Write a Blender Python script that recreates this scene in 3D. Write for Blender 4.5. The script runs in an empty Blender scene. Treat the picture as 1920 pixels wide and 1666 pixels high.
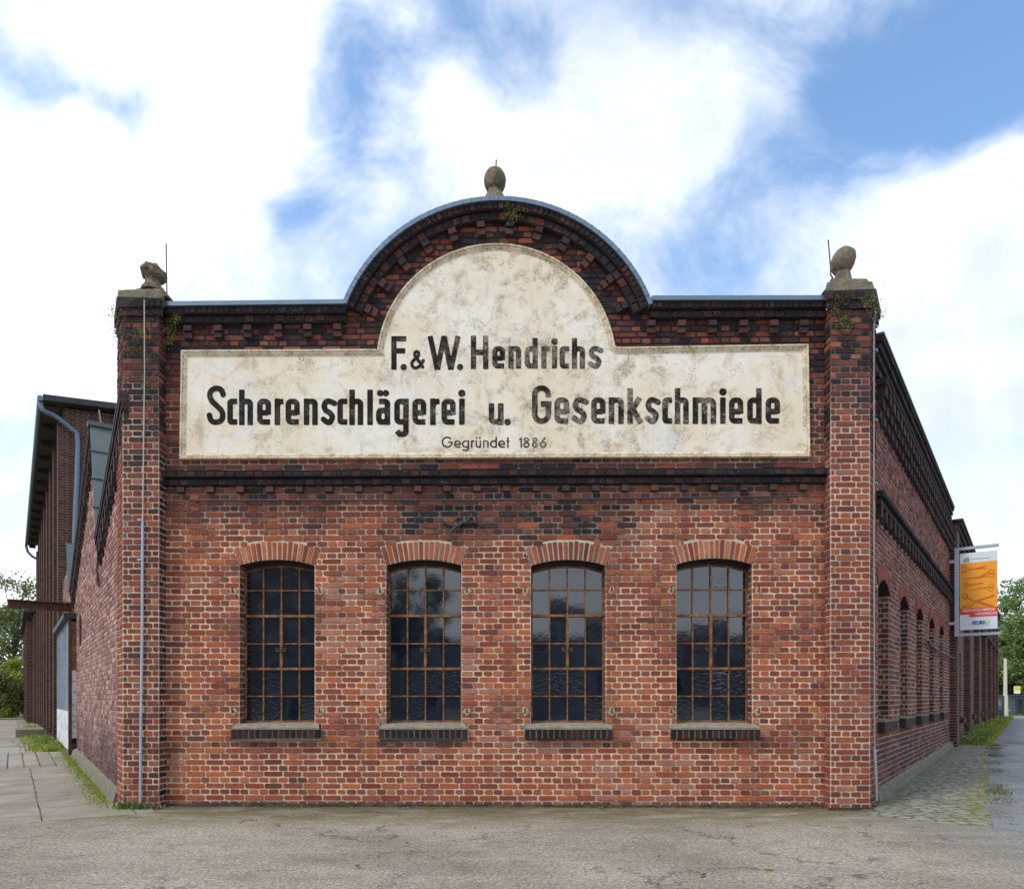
import bpy, math, random
import numpy as np
from mathutils import Vector, noise as mnoise
R=math.radians
sc=bpy.context.scene
col=sc.collection
# ------------------------------------------------------------------ camera, sky, sun, exposure
FPX=1300.0; CX=960.0; HY=1308.0; H=1.412
cd=bpy.data.cameras.new('camera'); cam=bpy.data.objects.new('camera',cd); col.objects.link(cam)
cam.location=(0,0,H); cam.rotation_euler=(R(90),0,0)
cd.sensor_width=36; cd.lens=FPX/1920*36; cd.shift_y=(HY-833)/1920; cd.clip_end=3000; cd.clip_start=.05
sc.camera=cam
SUN_EL=R(52); SUN_AZ=R(-128)      # azimuth measured from +Y clockwise: behind-left of the camera
world=bpy.data.worlds.new('World'); sc.world=world; world.use_nodes=True
sd=bpy.data.lights.new('sun','SUN'); sd.energy=1.5; sd.angle=R(10); sd.color=(1,.955,.88)
so=bpy.data.objects.new('sun',sd); col.objects.link(so)
sv=Vector((math.sin(SUN_AZ)*math.cos(SUN_EL),math.cos(SUN_AZ)*math.cos(SUN_EL),math.sin(SUN_EL)))
so.rotation_euler=(-sv).to_track_quat('-Z','Y').to_euler()
sc.view_settings.view_transform='Standard'; sc.view_settings.look='None'; sc.view_settings.gamma=1
sc.view_settings.use_curve_mapping=False
sc.view_settings.exposure=0.42

# ------------------------------------------------------------------ node helpers
class NT:
    def __init__(s,tree):
        s.t=tree; s.t.nodes.clear(); s.n=s.t.nodes; s.l=s.t.links
    def new(s,ty,**k):
        n=s.n.new(ty)
        for a,b in k.items(): setattr(n,a,b)
        return n
    def put(s,sock,v):
        if v is None: return
        if isinstance(v,bpy.types.NodeSocket): s.l.new(v,sock)
        else:
            if isinstance(v,(tuple,list)) and len(v)==3 and len(sock.default_value)==4: v=(*v,1)
            sock.default_value=v
    def m(s,op,a,b=None,c=None,clamp=False):
        n=s.new('ShaderNodeMath',operation=op,use_clamp=clamp)
        s.put(n.inputs[0],a); s.put(n.inputs[1],b); s.put(n.inputs[2],c); return n.outputs[0]
    def vm(s,op,a,b=None):
        n=s.new('ShaderNodeVectorMath',operation=op); s.put(n.inputs[0],a); s.put(n.inputs[1],b); return n.outputs[0]
    def comb(s,x,y,z=0.0):
        n=s.new('ShaderNodeCombineXYZ'); s.put(n.inputs[0],x); s.put(n.inputs[1],y); s.put(n.inputs[2],z); return n.outputs[0]
    def sep(s,v):
        n=s.new('ShaderNodeSeparateXYZ'); s.put(n.inputs[0],v); return n.outputs
    def mix(s,f,a,b,mode='MIX'):
        n=s.new('ShaderNodeMix',data_type='RGBA',blend_type=mode); n.clamp_factor=True
        s.put(n.inputs[0],f); s.put(n.inputs[6],a); s.put(n.inputs[7],b); return n.outputs[2]
    def noise(s,v,scale,detail=4,rough=.55,dist=0,out=0):
        n=s.new('ShaderNodeTexNoise'); s.put(n.inputs['Vector'],v); n.inputs['Scale'].default_value=scale
        n.inputs['Detail'].default_value=detail; n.inputs['Roughness'].default_value=rough; n.inputs['Distortion'].default_value=dist
        return n.outputs[out]
    def vor(s,v,scale,feature='F1',out='Distance'):
        n=s.new('ShaderNodeTexVoronoi',feature=feature); s.put(n.inputs['Vector'],v); n.inputs['Scale'].default_value=scale
        return n.outputs[out]
    def ramp(s,f,a,b,lo=0.0,hi=1.0):
        n=s.new('ShaderNodeMapRange',interpolation_type='SMOOTHSTEP'); s.put(n.inputs[0],f)
        for i,v in zip((1,2,3,4),(a,b,lo,hi)): n.inputs[i].default_value=v
        return n.outputs[0]
    def bump(s,h,strength=.5,dist=.01,normal=None):
        n=s.new('ShaderNodeBump'); s.put(n.inputs['Height'],h); n.inputs['Strength'].default_value=strength
        n.inputs['Distance'].default_value=dist; s.put(n.inputs['Normal'],normal); return n.outputs[0]
MATS={}
def mat(name,fn,rough=.85,metal=0,spec=None,ior=None,translucent=0):
    m=bpy.data.materials.new(name); m.use_nodes=True; t=NT(m.node_tree)
    out=t.new('ShaderNodeOutputMaterial'); p=t.new('ShaderNodeBsdfPrincipled')
    p.inputs['Roughness'].default_value=rough; p.inputs['Metallic'].default_value=metal
    if spec is not None: p.inputs['Specular IOR Level'].default_value=spec
    if ior: p.inputs['IOR'].default_value=ior
    r=fn(t)
    if isinstance(r,dict):
        for k,v in r.items(): t.put(p.inputs[k],v)
    else: t.put(p.inputs['Base Color'],r)
    if translucent:
        tr=t.new('ShaderNodeBsdfTranslucent'); mx=t.new('ShaderNodeMixShader'); mx.inputs[0].default_value=translucent
        bc=p.inputs['Base Color']
        if bc.is_linked: t.l.new(bc.links[0].from_socket,tr.inputs[0])
        else: tr.inputs[0].default_value=bc.default_value
        t.l.new(p.outputs[0],mx.inputs[1]); t.l.new(tr.outputs[0],mx.inputs[2]); t.l.new(mx.outputs[0],out.inputs[0])
    else: t.l.new(p.outputs[0],out.inputs[0])
    MATS[name]=m; return m
def oc(t): return t.new('ShaderNodeTexCoord').outputs['Object']
def uvc(t): return t.new('ShaderNodeUVMap').outputs[0]
def att(t,n='tint'):
    a=t.new('ShaderNodeAttribute'); a.attribute_name=n; return a.outputs['Color']

# ------------------------------------------------------------------ sky: physical blue plus procedural clouds by direction
def build_sky():
    t=NT(world.node_tree)
    out=t.new('ShaderNodeOutputWorld'); bg=t.new('ShaderNodeBackground'); bg.inputs[1].default_value=.1
    sky=t.new('ShaderNodeTexSky',sky_type='NISHITA'); sky.sun_disc=False; sky.sun_elevation=SUN_EL; sky.sun_rotation=SUN_AZ
    sky.air_density=1.0; sky.dust_density=.6; sky.ozone_density=2.0
    d=t.new('ShaderNodeTexCoord').outputs['Generated']
    x,y,z=t.sep(d)
    ay=t.m('MAXIMUM',t.m('ABSOLUTE',y),.05)
    p=t.m('DIVIDE',x,ay); q=t.m('DIVIDE',z,ay)           # horizontal / vertical slope of the direction
    front=t.ramp(y,-.05,.1)
    P=t.comb(p,q,0)
    w=t.noise(P,1.6,3,.6,0,1)
    P2=t.vm('ADD',P,t.vm('MULTIPLY',t.vm('SUBTRACT',w,(.5,.5,.5)),(.34,.34,0)))
    n1=t.noise(P2,2.4,9,.58)
    n2=t.noise(t.vm('ADD',P2,(3.1,7.7,0)),7.5,8,.6)
    n3=t.noise(t.vm('MULTIPLY',P2,(1.0,.8,1)),3.6,10,.62,.2)
    s=t.sep(P2)
    def blob(px,py,rx,ry,wt):
        a=t.m('MULTIPLY',t.m('SUBTRACT',s[0],(px-CX)/FPX),FPX/rx); b=t.m('MULTIPLY',t.m('SUBTRACT',s[1],(HY-py)/FPX),FPX/ry)
        r=t.m('ADD',t.m('MULTIPLY',a,a),t.m('MULTIPLY',b,b))
        return t.m('MULTIPLY',t.m('EXPONENT',t.m('MULTIPLY',r,-1.0)),wt)
    bl=[(200,330,300,280,.60),(60,560,260,260,.45),(480,100,120,240,.34),(90,20,240,90,.35),(195,255,75,60,-.75),(75,225,80,50,-.62),(130,80,160,60,.3),
        (1150,330,230,150,.36),(1260,140,190,130,.52),(1040,270,180,120,.36),(960,450,240,90,.26),(850,150,70,110,.30),(520,530,150,100,.10),
        (660,160,80,150,-.26),(940,20,230,70,-.36),(900,90,90,50,.02),(1680,120,250,150,-.85),(1850,60,260,220,-.50),(1500,330,120,110,-.36),(640,290,60,120,-.24),(1330,480,140,90,-.26),
        (560,440,45,60,-.5),(590,190,40,80,-.25),(1800,450,260,130,.72),(1880,700,300,300,.50),(1640,560,160,110,.30),(10,930,150,70,-.45),(1900,330,120,55,.35),(300,520,160,160,.3),(690,420,50,60,.15)]
    acc=0.0
    for b in bl: acc=t.m('ADD',blob(*b),acc)
    acc=t.m('MULTIPLY',acc,t.m('MULTIPLY',front,.84))
    low=t.ramp(q,.5,.05,0,.32)
    nn=t.m('ADD',t.m('MULTIPLY',t.m('SUBTRACT',n1,.5),1.35),t.m('ADD',t.m('MULTIPLY',t.m('SUBTRACT',n3,.5),1.35),t.m('MULTIPLY',t.m('SUBTRACT',n2,.5),1.0)))
    dens=t.m('ADD',t.m('ADD',nn,.52),t.m('ADD',acc,low))
    back=t.m('MULTIPLY',t.m('SUBTRACT',1.0,front),.10)
    dens=t.m('ADD',dens,back)
    wsp=t.ramp(t.noise(t.vm('ADD',t.vm('MULTIPLY',P2,(1,1.15,1)),(1.7,4.2,0)),5.2,9,.64,.35),.44,.74,0,.55)
    cm=t.m('POWER',t.ramp(t.m('ADD',dens,t.m('MULTIPLY',wsp,.32)),.0,1.06),1.15)
    # body of the clouds: brightest where dense, soft grey modelling
    g=t.ramp(t.m('ADD',t.noise(t.vm('ADD',P2,(9.3,2.2,0)),2.1,7,.55),t.m('MULTIPLY',n2,.5)),.60,.92)
    rightg=t.ramp(p,-.5,.5)
    ccol=t.mix(t.m('MULTIPLY',g,t.m('ADD',t.m('MULTIPLY',rightg,.42),.28)),(9.6,10.0,10.6),(4.9,5.7,7.0))
    blue=t.vm('MULTIPLY',sky.outputs[0],(1.95,2.18,2.2))
    c=t.mix(cm,blue,ccol)
    hz=t.ramp(q,.42,.0); c=t.mix(t.m('MULTIPLY',hz,.75),c,(9.5,10,10.6))
    gr=t.ramp(z,0.0,-.03); c=t.mix(gr,c,(1.6,1.5,1.3))
    t.put(bg.inputs[0],c); t.l.new(bg.outputs[0],out.inputs[0])
build_sky()

# ------------------------------------------------------------------ materials
def m_brick(t):
    o=oc(t); c=att(t)
    n=t.noise(o,14,5,.65); n2=t.noise(o,75,4,.7); n3=t.noise(o,3.2,4,.6)
    c=t.mix(1,c,t.mix(n,(.62,.6,.6),(1.34,1.34,1.34)),'MULTIPLY')
    c=t.mix(1,c,t.mix(n2,(.7,.7,.7),(1.3,1.3,1.3)),'MULTIPLY')
    dark=t.ramp(t.noise(o,26,5,.7),.56,.72,0,.6); c=t.mix(dark,c,(.035,.026,.028))
    chalk=t.ramp(t.m('MULTIPLY',t.noise(o,38,4,.7),t.m('ADD',n3,.5)),.60,.74,0,.22); c=t.mix(chalk,c,(.38,.33,.28))
    b=t.bump(t.m('ADD',n2,t.m('MULTIPLY',n,.9)),.75,.006)
    return {'Base Color':c,'Normal':b}
mat('brickwork',m_brick,.9,spec=.25)
def brick_tex(a,b,mort):
    def f(t):
        u=uvc(t); o=oc(t)
        wob=t.vm('ADD',u,t.vm('MULTIPLY',t.noise(u,9,2,.5,0,1),(.012,.010,0)))
        n=t.new('ShaderNodeTexBrick'); n.offset=.25; n.squash=.5; n.squash_frequency=2
        t.put(n.inputs['Vector'],wob); n.inputs['Scale'].default_value=1
        n.inputs['Brick Width'].default_value=.255; n.inputs['Row Height'].default_value=.0768; n.inputs['Mortar Size'].default_value=.008
        n.inputs['Mortar Smooth'].default_value=.3; n.inputs['Bias'].default_value=-.1
        t.put(n.inputs['Color1'],a); t.put(n.inputs['Color2'],b); t.put(n.inputs['Mortar'],mort)
        c=t.mix(1,n.outputs[0],t.mix(t.noise(o,2.2,5,.7),(.45,.45,.47),(1.5,1.45,1.4)),'MULTIPLY')
        c=t.mix(1,c,t.mix(t.noise(o,22,4,.7),(.6,.6,.6),(1.4,1.4,1.4)),'MULTIPLY')
        h=t.m('SUBTRACT',1.0,n.outputs[1])
        return {'Base Color':c,'Normal':t.bump(t.m('ADD',h,t.m('MULTIPLY',t.noise(o,60,3,.6),.4)),.8,.01)}
    return f
mat('brick_dark',brick_tex((.075,.034,.028),(.14,.058,.042),(.24,.20,.165)),.9,spec=.2)
mat('brick_wing',brick_tex((.10,.038,.030),(.19,.066,.045),(.32,.26,.21)),.9,spec=.2)
def m_soot(t):
    o=oc(t); n=t.noise(o,7,6,.7); n2=t.noise(o,60,4,.7)
    return {'Base Color':t.mix(t.ramp(n,.35,.75),(.028,.022,.022),(.11,.072,.062)),'Normal':t.bump(n2,.5,.006)}
mat('soot_mortar',m_soot,.92,spec=.2)
def m_plaster(t):
    o=oc(t)
    a=t.noise(o,.9,5,.6,.4); b=t.noise(o,3.1,8,.72,.5); c1=t.noise(o,9,8,.78); f=t.noise(o,46,6,.75)
    x,y,z=t.sep(o)
    c=t.mix(t.ramp(a,.35,.65),(.80,.68,.50),(.86,.80,.69))
    c=t.mix(t.ramp(b,.48,.70,0,.6),c,(.55,.40,.22))
    cool=t.ramp(t.noise(t.vm('ADD',o,(5,3,1)),1.3,5,.6),.55,.7,0,.55); c=t.mix(cool,c,(.74,.76,.77))
    # grime: concentrated on the middle of the board
    dist=t.m('ABSOLUTE',t.m('SUBTRACT',x,.9)); mid=t.ramp(dist,3.0,.2)
    g=t.m('MULTIPLY',t.ramp(t.m('ADD',t.m('MULTIPLY',b,.55),t.m('MULTIPLY',c1,.45)),.46,.66),t.m('ADD',t.m('MULTIPLY',mid,.95),.42))
    fl=t.ramp(f,.46,.6)
    c=t.mix(t.m('MULTIPLY',g,t.m('ADD',t.m('MULTIPLY',fl,.75),.25)),c,(.24,.195,.14))
    cool2=t.m('MULTIPLY',t.ramp(t.noise(t.vm('ADD',o,(2,9,4)),3.6,8,.75),.56,.66),t.ramp(f,.5,.58)); c=t.mix(t.m('MULTIPLY',cool2,.8),c,(.15,.12,.09))
    wv=t.vm('ADD',o,t.vm('MULTIPLY',t.noise(o,2.6,5,.7,0,1),(.6,.6,.6)))
    cr=t.ramp(t.vor(wv,2.3,'DISTANCE_TO_EDGE'),.0,.012,1,0)
    c=t.mix(t.m('MULTIPLY',cr,t.ramp(b,.45,.6,0,.6)),c,(.2,.15,.1))
    st=t.noise(t.vm('MULTIPLY',o,(9,9,.7)),1.6,5,.6); c=t.mix(t.ramp(st,.55,.75,0,.28),c,(.50,.38,.22))
    return {'Base Color':c,'Normal':t.bump(t.m('ADD',f,b),.35,.006)}
mat('plaster',m_plaster,.85,spec=.25)
def m_mould(t):
    o=oc(t); b=t.noise(o,5,8,.75); f=t.noise(o,40,5,.75)
    c=t.mix(t.ramp(b,.40,.62),(.76,.66,.50),(.55,.43,.28))
    c=t.mix(t.m('MULTIPLY',t.ramp(f,.52,.62),t.ramp(b,.42,.6,.15,.8)),c,(.10,.08,.05))
    return {'Base Color':c,'Normal':t.bump(f,.4,.005)}
mat('moulding',m_mould,.85,spec=.25)
def m_paint(t):
    o=oc(t); b=t.noise(o,6,8,.75); f=t.noise(o,55,6,.75); a=t.noise(o,.9,5,.6,.4)
    x,y,z=t.sep(o)
    wear=t.m('ADD',t.m('MULTIPLY',b,.5),t.m('MULTIPLY',f,.5))
    mid=t.ramp(t.m('ABSOLUTE',t.m('SUBTRACT',x,1.3)),3.2,.2,0,.07)
    k=t.ramp(t.m('ADD',wear,mid),.53,.66,0,.55)
    base=t.mix(t.ramp(b,.4,.7),(.009,.008,.006),(.030,.026,.019))
    return t.mix(k,base,(.52,.45,.34))
mat('faded_black_paint',m_paint,.8,spec=.2)
def stone(a,b,c3=(.05,.055,.03)):
    def f(t):
        o=oc(t); n=t.noise(o,6,7,.7); n2=t.noise(o,38,5,.7)
        c=t.mix(t.ramp(n,.35,.65),a,b); c=t.mix(t.ramp(n2,.52,.68,0,.7),c,c3)
        return {'Base Color':c,'Normal':t.bump(t.m('ADD',n,n2),.8,.012)}
    return f
mat('weathered_stone',stone((.12,.10,.07),(.24,.20,.14),(.045,.045,.028)),.92,spec=.2)
def m_fin(t):
    o=oc(t); n=t.noise(o,6,7,.7); v=t.noise(t.vm('MULTIPLY',o,(30,30,1.5)),1.0,5,.7); n2=t.noise(o,45,5,.75)
    c=t.mix(t.ramp(n,.35,.65),(.12,.095,.062),(.25,.205,.14)); c=t.mix(t.ramp(v,.48,.62,0,.65),c,(.05,.042,.03)); c=t.mix(t.ramp(n2,.56,.68,0,.6),c,(.30,.27,.19))
    return {'Base Color':c,'Normal':t.bump(t.m('ADD',v,n2),.9,.012)}
mat('lichen_stone',m_fin,.92,spec=.2)
mat('sill_stone',stone((.30,.26,.19),(.21,.18,.13),(.09,.08,.05)),.9,spec=.2)
mat('concrete_plinth',stone((.16,.15,.105),(.24,.215,.16),(.07,.085,.035)),.95,spec=.2)
def m_rust(t):
    o=oc(t); n=t.noise(o,16,6,.7); n2=t.noise(o,70,4,.7)
    c=t.mix(t.ramp(n,.36,.62),(.34,.145,.04),(.10,.045,.030)); c=t.mix(t.ramp(n2,.56,.66,0,.7),c,(.03,.02,.02))
    return {'Base Color':c,'Normal':t.bump(n2,.3,.003)}
mat('rusty_frame',m_rust,.75)
def m_rustd(t):
    o=oc(t); n=t.noise(o,9,6,.7)
    return {'Base Color':t.mix(t.ramp(n,.35,.65),(.055,.03,.022),(.15,.055,.028)),'Normal':t.bump(n,.4,.005)}
mat('dark_rust',m_rustd,.8)
def m_zinc(t):
    o=oc(t); n=t.noise(o,4,5,.6); return {'Base Color':t.mix(n,(.10,.15,.20),(.19,.25,.31)),'Roughness':t.m('ADD',t.m('MULTIPLY',n,.3),.3)}
mat('zinc',m_zinc,.45,.35)
mat('galvanised',lambda t:t.mix(t.noise(oc(t),9,5,.6),(.32,.38,.43),(.50,.56,.60)),.5,.3)
mat('cable',lambda t:t.mix(t.noise(oc(t),9,5,.6),(.42,.38,.33),(.60,.55,.48)),.6)
mat('black_iron',lambda t:t.mix(t.noise(oc(t),20,5,.6),(.014,.016,.018),(.05,.055,.06)),.6)
def m_slate(t):
    o=oc(t); n=t.noise(o,3,6,.7); n2=t.noise(o,40,4,.7)
    c=t.mix(n,(.07,.10,.095),(.17,.21,.20)); c=t.mix(t.ramp(n2,.55,.7,0,.4),c,(.05,.06,.05)); return {'Base Color':c,'Normal':t.bump(n,.4,.01)}
mat('grey_roofing',m_slate,.8)
mat('dark_roofing',lambda t:t.mix(t.noise(oc(t),5,5,.6),(.03,.032,.035),(.07,.07,.072)),.8)
mat('dark_wood',lambda t:t.mix(t.noise(oc(t),6,5,.6),(.03,.02,.016),(.09,.05,.035)),.8)
def m_door(t):
    o=oc(t); x,y,z=t.sep(o)
    s=t.noise(t.vm('MULTIPLY',o,(6,6,.5)),3,5,.6)
    c=t.mix(t.ramp(s,.35,.6),(.17,.24,.31),(.34,.39,.43)); c=t.mix(t.ramp(t.noise(o,7,5,.7),.58,.68,0,.8),c,(.20,.09,.04))
    return {'Base Color':c,'Normal':t.bump(s,.5,.01)}
mat('blue_grey_steel',m_door,.6)
mat('white_steel',lambda t:t.mix(t.ramp(t.noise(oc(t),5,6,.7),.5,.68),(.62,.64,.64),(.22,.13,.08)),.6)
def m_glass(t):
    o=oc(t); n=t.noise(o,2.2,3,.5); n2=t.noise(t.vm('MULTIPLY',o,(1,1,2.0)),14,2,.5,.8)
    a=t.new('ShaderNodeAttribute'); a.attribute_name='tint'; rip=t.sep(a.outputs['Color'])
    b1=t.bump(n,.05,.02); b2=t.new('ShaderNodeBump'); t.put(b2.inputs['Height'],n2); t.put(b2.inputs['Strength'],t.m('MULTIPLY',rip[0],.22)); b2.inputs['Distance'].default_value=.01; t.put(b2.inputs['Normal'],b1)
    dirt=t.ramp(t.noise(o,12,6,.75),.5,.8,0,.6)
    return {'Base Color':t.mix(dirt,(.004,.010,.020),(.022,.036,.056)),'Roughness':t.m('ADD',t.m('MULTIPLY',dirt,.25),.035),'Normal':b2.outputs[0]}
mat('window_glass',m_glass,.04,ior=1.95)
def m_asph(t):
    o=oc(t); x,y,z=t.sep(o)
    sp=t.noise(o,34,5,.8); sp2=t.vor(o,60,'F1','Color'); big=t.noise(o,.5,6,.6); mid=t.noise(o,3.2,6,.68)
    st=t.noise(t.vm('MULTIPLY',o,(.35,2.2,1)),1.3,7,.65,.3)
    c=t.mix(t.ramp(big,.35,.65),(.27,.235,.18),(.40,.35,.28))
    c=t.mix(t.ramp(st,.46,.66,0,.3),c,(.50,.45,.38))
    c=t.mix(t.ramp(mid,.50,.70,0,.55),c,(.20,.17,.13))
    c=t.mix(1,c,t.mix(t.ramp(sp,.32,.68),(.55,.54,.52),(1.4,1.4,1.4)),'MULTIPLY')
    c=t.mix(1,c,t.mix(t.sep(sp2)[0],(.78,.77,.75),(1.22,1.22,1.22)),'MULTIPLY')
    grav=t.ramp(t.vor(o,30),.10,.30,1,0); c=t.mix(t.m('MULTIPLY',grav,t.ramp(mid,.38,.6,.1,.5)),c,(.44,.40,.34))
    moss=t.m('MULTIPLY',t.ramp(y,7.2,8.6),t.ramp(t.noise(t.vm('MULTIPLY',o,(.6,1.6,1)),2.1,7,.75),.38,.56)); c=t.mix(t.m('MULTIPLY',moss,.85),c,(.165,.145,.055))
    dirt=t.m('MULTIPLY',t.ramp(y,8.25,8.95),t.ramp(t.noise(o,1.4,6,.7),.35,.5)); c=t.mix(t.m('MULTIPLY',dirt,.6),c,(.10,.08,.055))
    wv=t.vm('ADD',o,t.vm('MULTIPLY',t.noise(o,1.1,6,.75,0,1),(1.6,1.6,0)))
    cr=t.m('MULTIPLY',t.ramp(t.vor(wv,.42,'DISTANCE_TO_EDGE'),0,.012,1,0),t.ramp(mid,.44,.54)); c=t.mix(t.m('MULTIPLY',cr,.75),c,(.07,.06,.05))
    bl=t.ramp(x,3.6,6.2); c=t.mix(t.m('MULTIPLY',bl,.6),c,(.27,.275,.275))
    far=t.ramp(y,30,48); c=t.mix(far,c,t.mix(t.noise(o,.6,6,.7),(.05,.085,.02),(.11,.15,.035)))
    h=t.m('ADD',t.m('MULTIPLY',sp,.9),t.m('ADD',t.m('MULTIPLY',mid,.8),t.m('MULTIPLY',grav,.5)))
    return {'Base Color':c,'Normal':t.bump(h,.9,.02)}
mat('worn_asphalt',m_asph,.92,spec=.25)
def m_path(t):
    o=oc(t); sp=t.noise(o,70,3,.75); mid=t.noise(o,1.2,6,.65)
    c=t.mix(t.ramp(mid,.35,.65),(.17,.172,.178),(.235,.235,.235)); c=t.mix(1,c,t.mix(sp,(.55,.55,.55),(1.45,1.45,1.45)),'MULTIPLY')
    return {'Base Color':c,'Normal':t.bump(sp,.6,.008)}
mat('grey_asphalt',m_path,.9,spec=.3)
def m_flags(t):
    u=uvc(t); s=t.sep(u)
    n=t.noise(u,1.2,6,.65); f=t.noise(u,36,5,.8)
    def joints(W,Hh,ms,off):
        b=t.new('ShaderNodeTexBrick'); b.offset=off; t.put(b.inputs['Vector'],t.vm('ADD',u,t.vm('MULTIPLY',t.noise(u,3,3,.6,0,1),(.05,.05,0))))
        b.inputs['Scale'].default_value=1; b.inputs['Brick Width'].default_value=W; b.inputs['Row Height'].default_value=Hh; b.inputs['Mortar Size'].default_value=ms
        t.put(b.inputs['Color1'],(.9,.9,.9)); t.put(b.inputs['Color2'],(1.1,1.08,1.05)); t.put(b.inputs['Mortar'],(1,1,1)); return b.outputs[0],b.outputs[1]
    c1,j1=joints(1.15,.95,.010,.5); c2,j2=joints(1.1,.26,.014,.5)
    zone=t.m('MULTIPLY',t.ramp(s[0],6.0,6.1),t.ramp(s[0],10.3,10.2))
    base=t.mix(t.ramp(n,.35,.65),(.25,.22,.18),(.36,.32,.27)); base=t.mix(1,base,t.mix(f,(.6,.6,.6),(1.4,1.4,1.4)),'MULTIPLY')
    base=t.mix(1,base,t.mix(zone,c1,c2),'MULTIPLY')
    j=t.mix(zone,j1,j2)
    mossy=t.mix(t.ramp(t.noise(u,1.7,6,.7),.44,.58),(.075,.062,.045),(.16,.17,.035))
    c=t.mix(j,base,mossy)
    near=t.m('MULTIPLY',t.ramp(t.m('ADD',s[1],t.m('MULTIPLY',t.noise(u,1.3,5,.7),1.2)),1.6,.5),t.ramp(t.noise(u,2.6,7,.75),.44,.56)); c=t.mix(t.m('MULTIPLY',near,.8),c,(.21,.22,.07))
    return {'Base Color':c,'Normal':t.bump(t.m('SUBTRACT',f,t.m('MULTIPLY',j,2.2)),.6,.012)}
mat('stone_flags',m_flags,.9,spec=.25)
def m_cob(t):
    u=uvc(t); s=t.sep(u)
    w=t.vm('ADD',u,t.vm('MULTIPLY',t.noise(u,3,3,.6,0,1),(.08,.08,0)))
    v=t.vor(t.vm('MULTIPLY',w,(1,.55,1)),11,'DISTANCE_TO_EDGE'); f=t.noise(u,60,3,.7); n=t.noise(u,1.5,6,.7)
    c=t.mix(t.ramp(v,.02,.16),(.12,.12,.075),t.mix(n,(.27,.255,.20),(.40,.38,.32)))
    c=t.mix(1,c,t.mix(f,(.6,.6,.6),(1.35,1.35,1.35)),'MULTIPLY')
    near=t.ramp(t.m('ADD',s[1],t.m('MULTIPLY',n,.6)),.95,.25); c=t.mix(t.m('MULTIPLY',near,.5),c,(.10,.13,.06))
    edge=t.m('MULTIPLY',t.ramp(s[1],.75,1.15),t.ramp(t.noise(u,4,7,.75),.47,.55)); c=t.mix(t.m('MULTIPLY',edge,.85),c,(.20,.19,.03))
    return {'Base Color':c,'Normal':t.bump(t.m('ADD',t.ramp(v,0,.2),t.m('MULTIPLY',f,.5)),.9,.02)}
mat('mossy_cobbles',m_cob,.92,spec=.25)
def leafm(a,b,hi=None):
    def f(t):
        c=att(t); s=t.sep(c); return t.mix(s[0],a,b)
    return f
mat('leaf_mid',leafm((.065,.105,.025),(.22,.29,.07)),.6,translucent=.3)
mat('leaf_bright',leafm((.16,.22,.025),(.42,.46,.07)),.6,translucent=.3)
mat('leaf_deep',leafm((.08,.14,.045),(.27,.38,.12)),.6,translucent=.25)
mat('leaf_olive',leafm((.06,.085,.02),(.21,.22,.05)),.6,translucent=.25)
mat('bark',lambda t:t.mix(t.noise(oc(t),9,5,.7),(.04,.03,.022),(.11,.085,.06)),.9)
mat('white_cloth',lambda t:t.mix(t.noise(oc(t),3,3,.5),(.70,.73,.77),(.80,.82,.84)),.7)
mat('orange_print',lambda t:t.mix(t.noise(oc(t),3,3,.5),(.88,.33,.018),(.92,.40,.03)),.7)
mat('red_print',lambda t:t.mix(t.noise(oc(t),3,3,.5),(.78,.055,.02),(.82,.07,.03)),.7)
mat('scissor_print',lambda t:t.mix(t.noise(oc(t),3,3,.5),(.80,.17,.012),(.74,.13,.01)),.7)
mat('white_print',lambda t:t.mix(t.noise(oc(t),3,3,.5),(.82,.82,.82),(.86,.86,.86)),.7)
mat('blue_print',lambda t:t.mix(t.noise(oc(t),3,3,.5),(.02,.07,.28),(.025,.09,.33)),.7)
mat('green_print',lambda t:t.mix(t.noise(oc(t),3,3,.5),(.36,.55,.13),(.40,.6,.16)),.7)
mat('grey_print',lambda t:t.mix(t.noise(oc(t),3,3,.5),(.25,.33,.34),(.3,.38,.4)),.7)
mat('yellow_sign',lambda t:t.mix(t.noise(oc(t),3,3,.5),(.80,.62,.03),(.85,.68,.06)),.6)
mat('cream_pole',lambda t:t.mix(t.noise(oc(t),5,5,.6),(.50,.47,.36),(.66,.62,.48)),.7)
mat('dark_metal',lambda t:t.mix(t.noise(oc(t),5,5,.6),(.02,.028,.04),(.05,.06,.075)),.5)
mat('shelter_glass',lambda t:t.mix(t.noise(oc(t),2,5,.6),(.10,.15,.15),(.22,.27,.27)),.15)
mat('pale_render',lambda t:t.mix(t.noise(oc(t),1,6,.6),(.16,.16,.16),(.24,.24,.24)),.9)
mat('tan_render',lambda t:t.mix(t.noise(oc(t),1,6,.6),(.12,.10,.07),(.19,.16,.11)),.9)
mat('red_tiles',lambda t:t.mix(t.noise(oc(t),8,6,.6),(.10,.05,.04),(.18,.085,.06)),.9)
mat('dead_leaf',lambda t:t.mix(t.noise(oc(t),30,3,.6),(.55,.38,.06),(.40,.22,.04)),.7)

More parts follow.
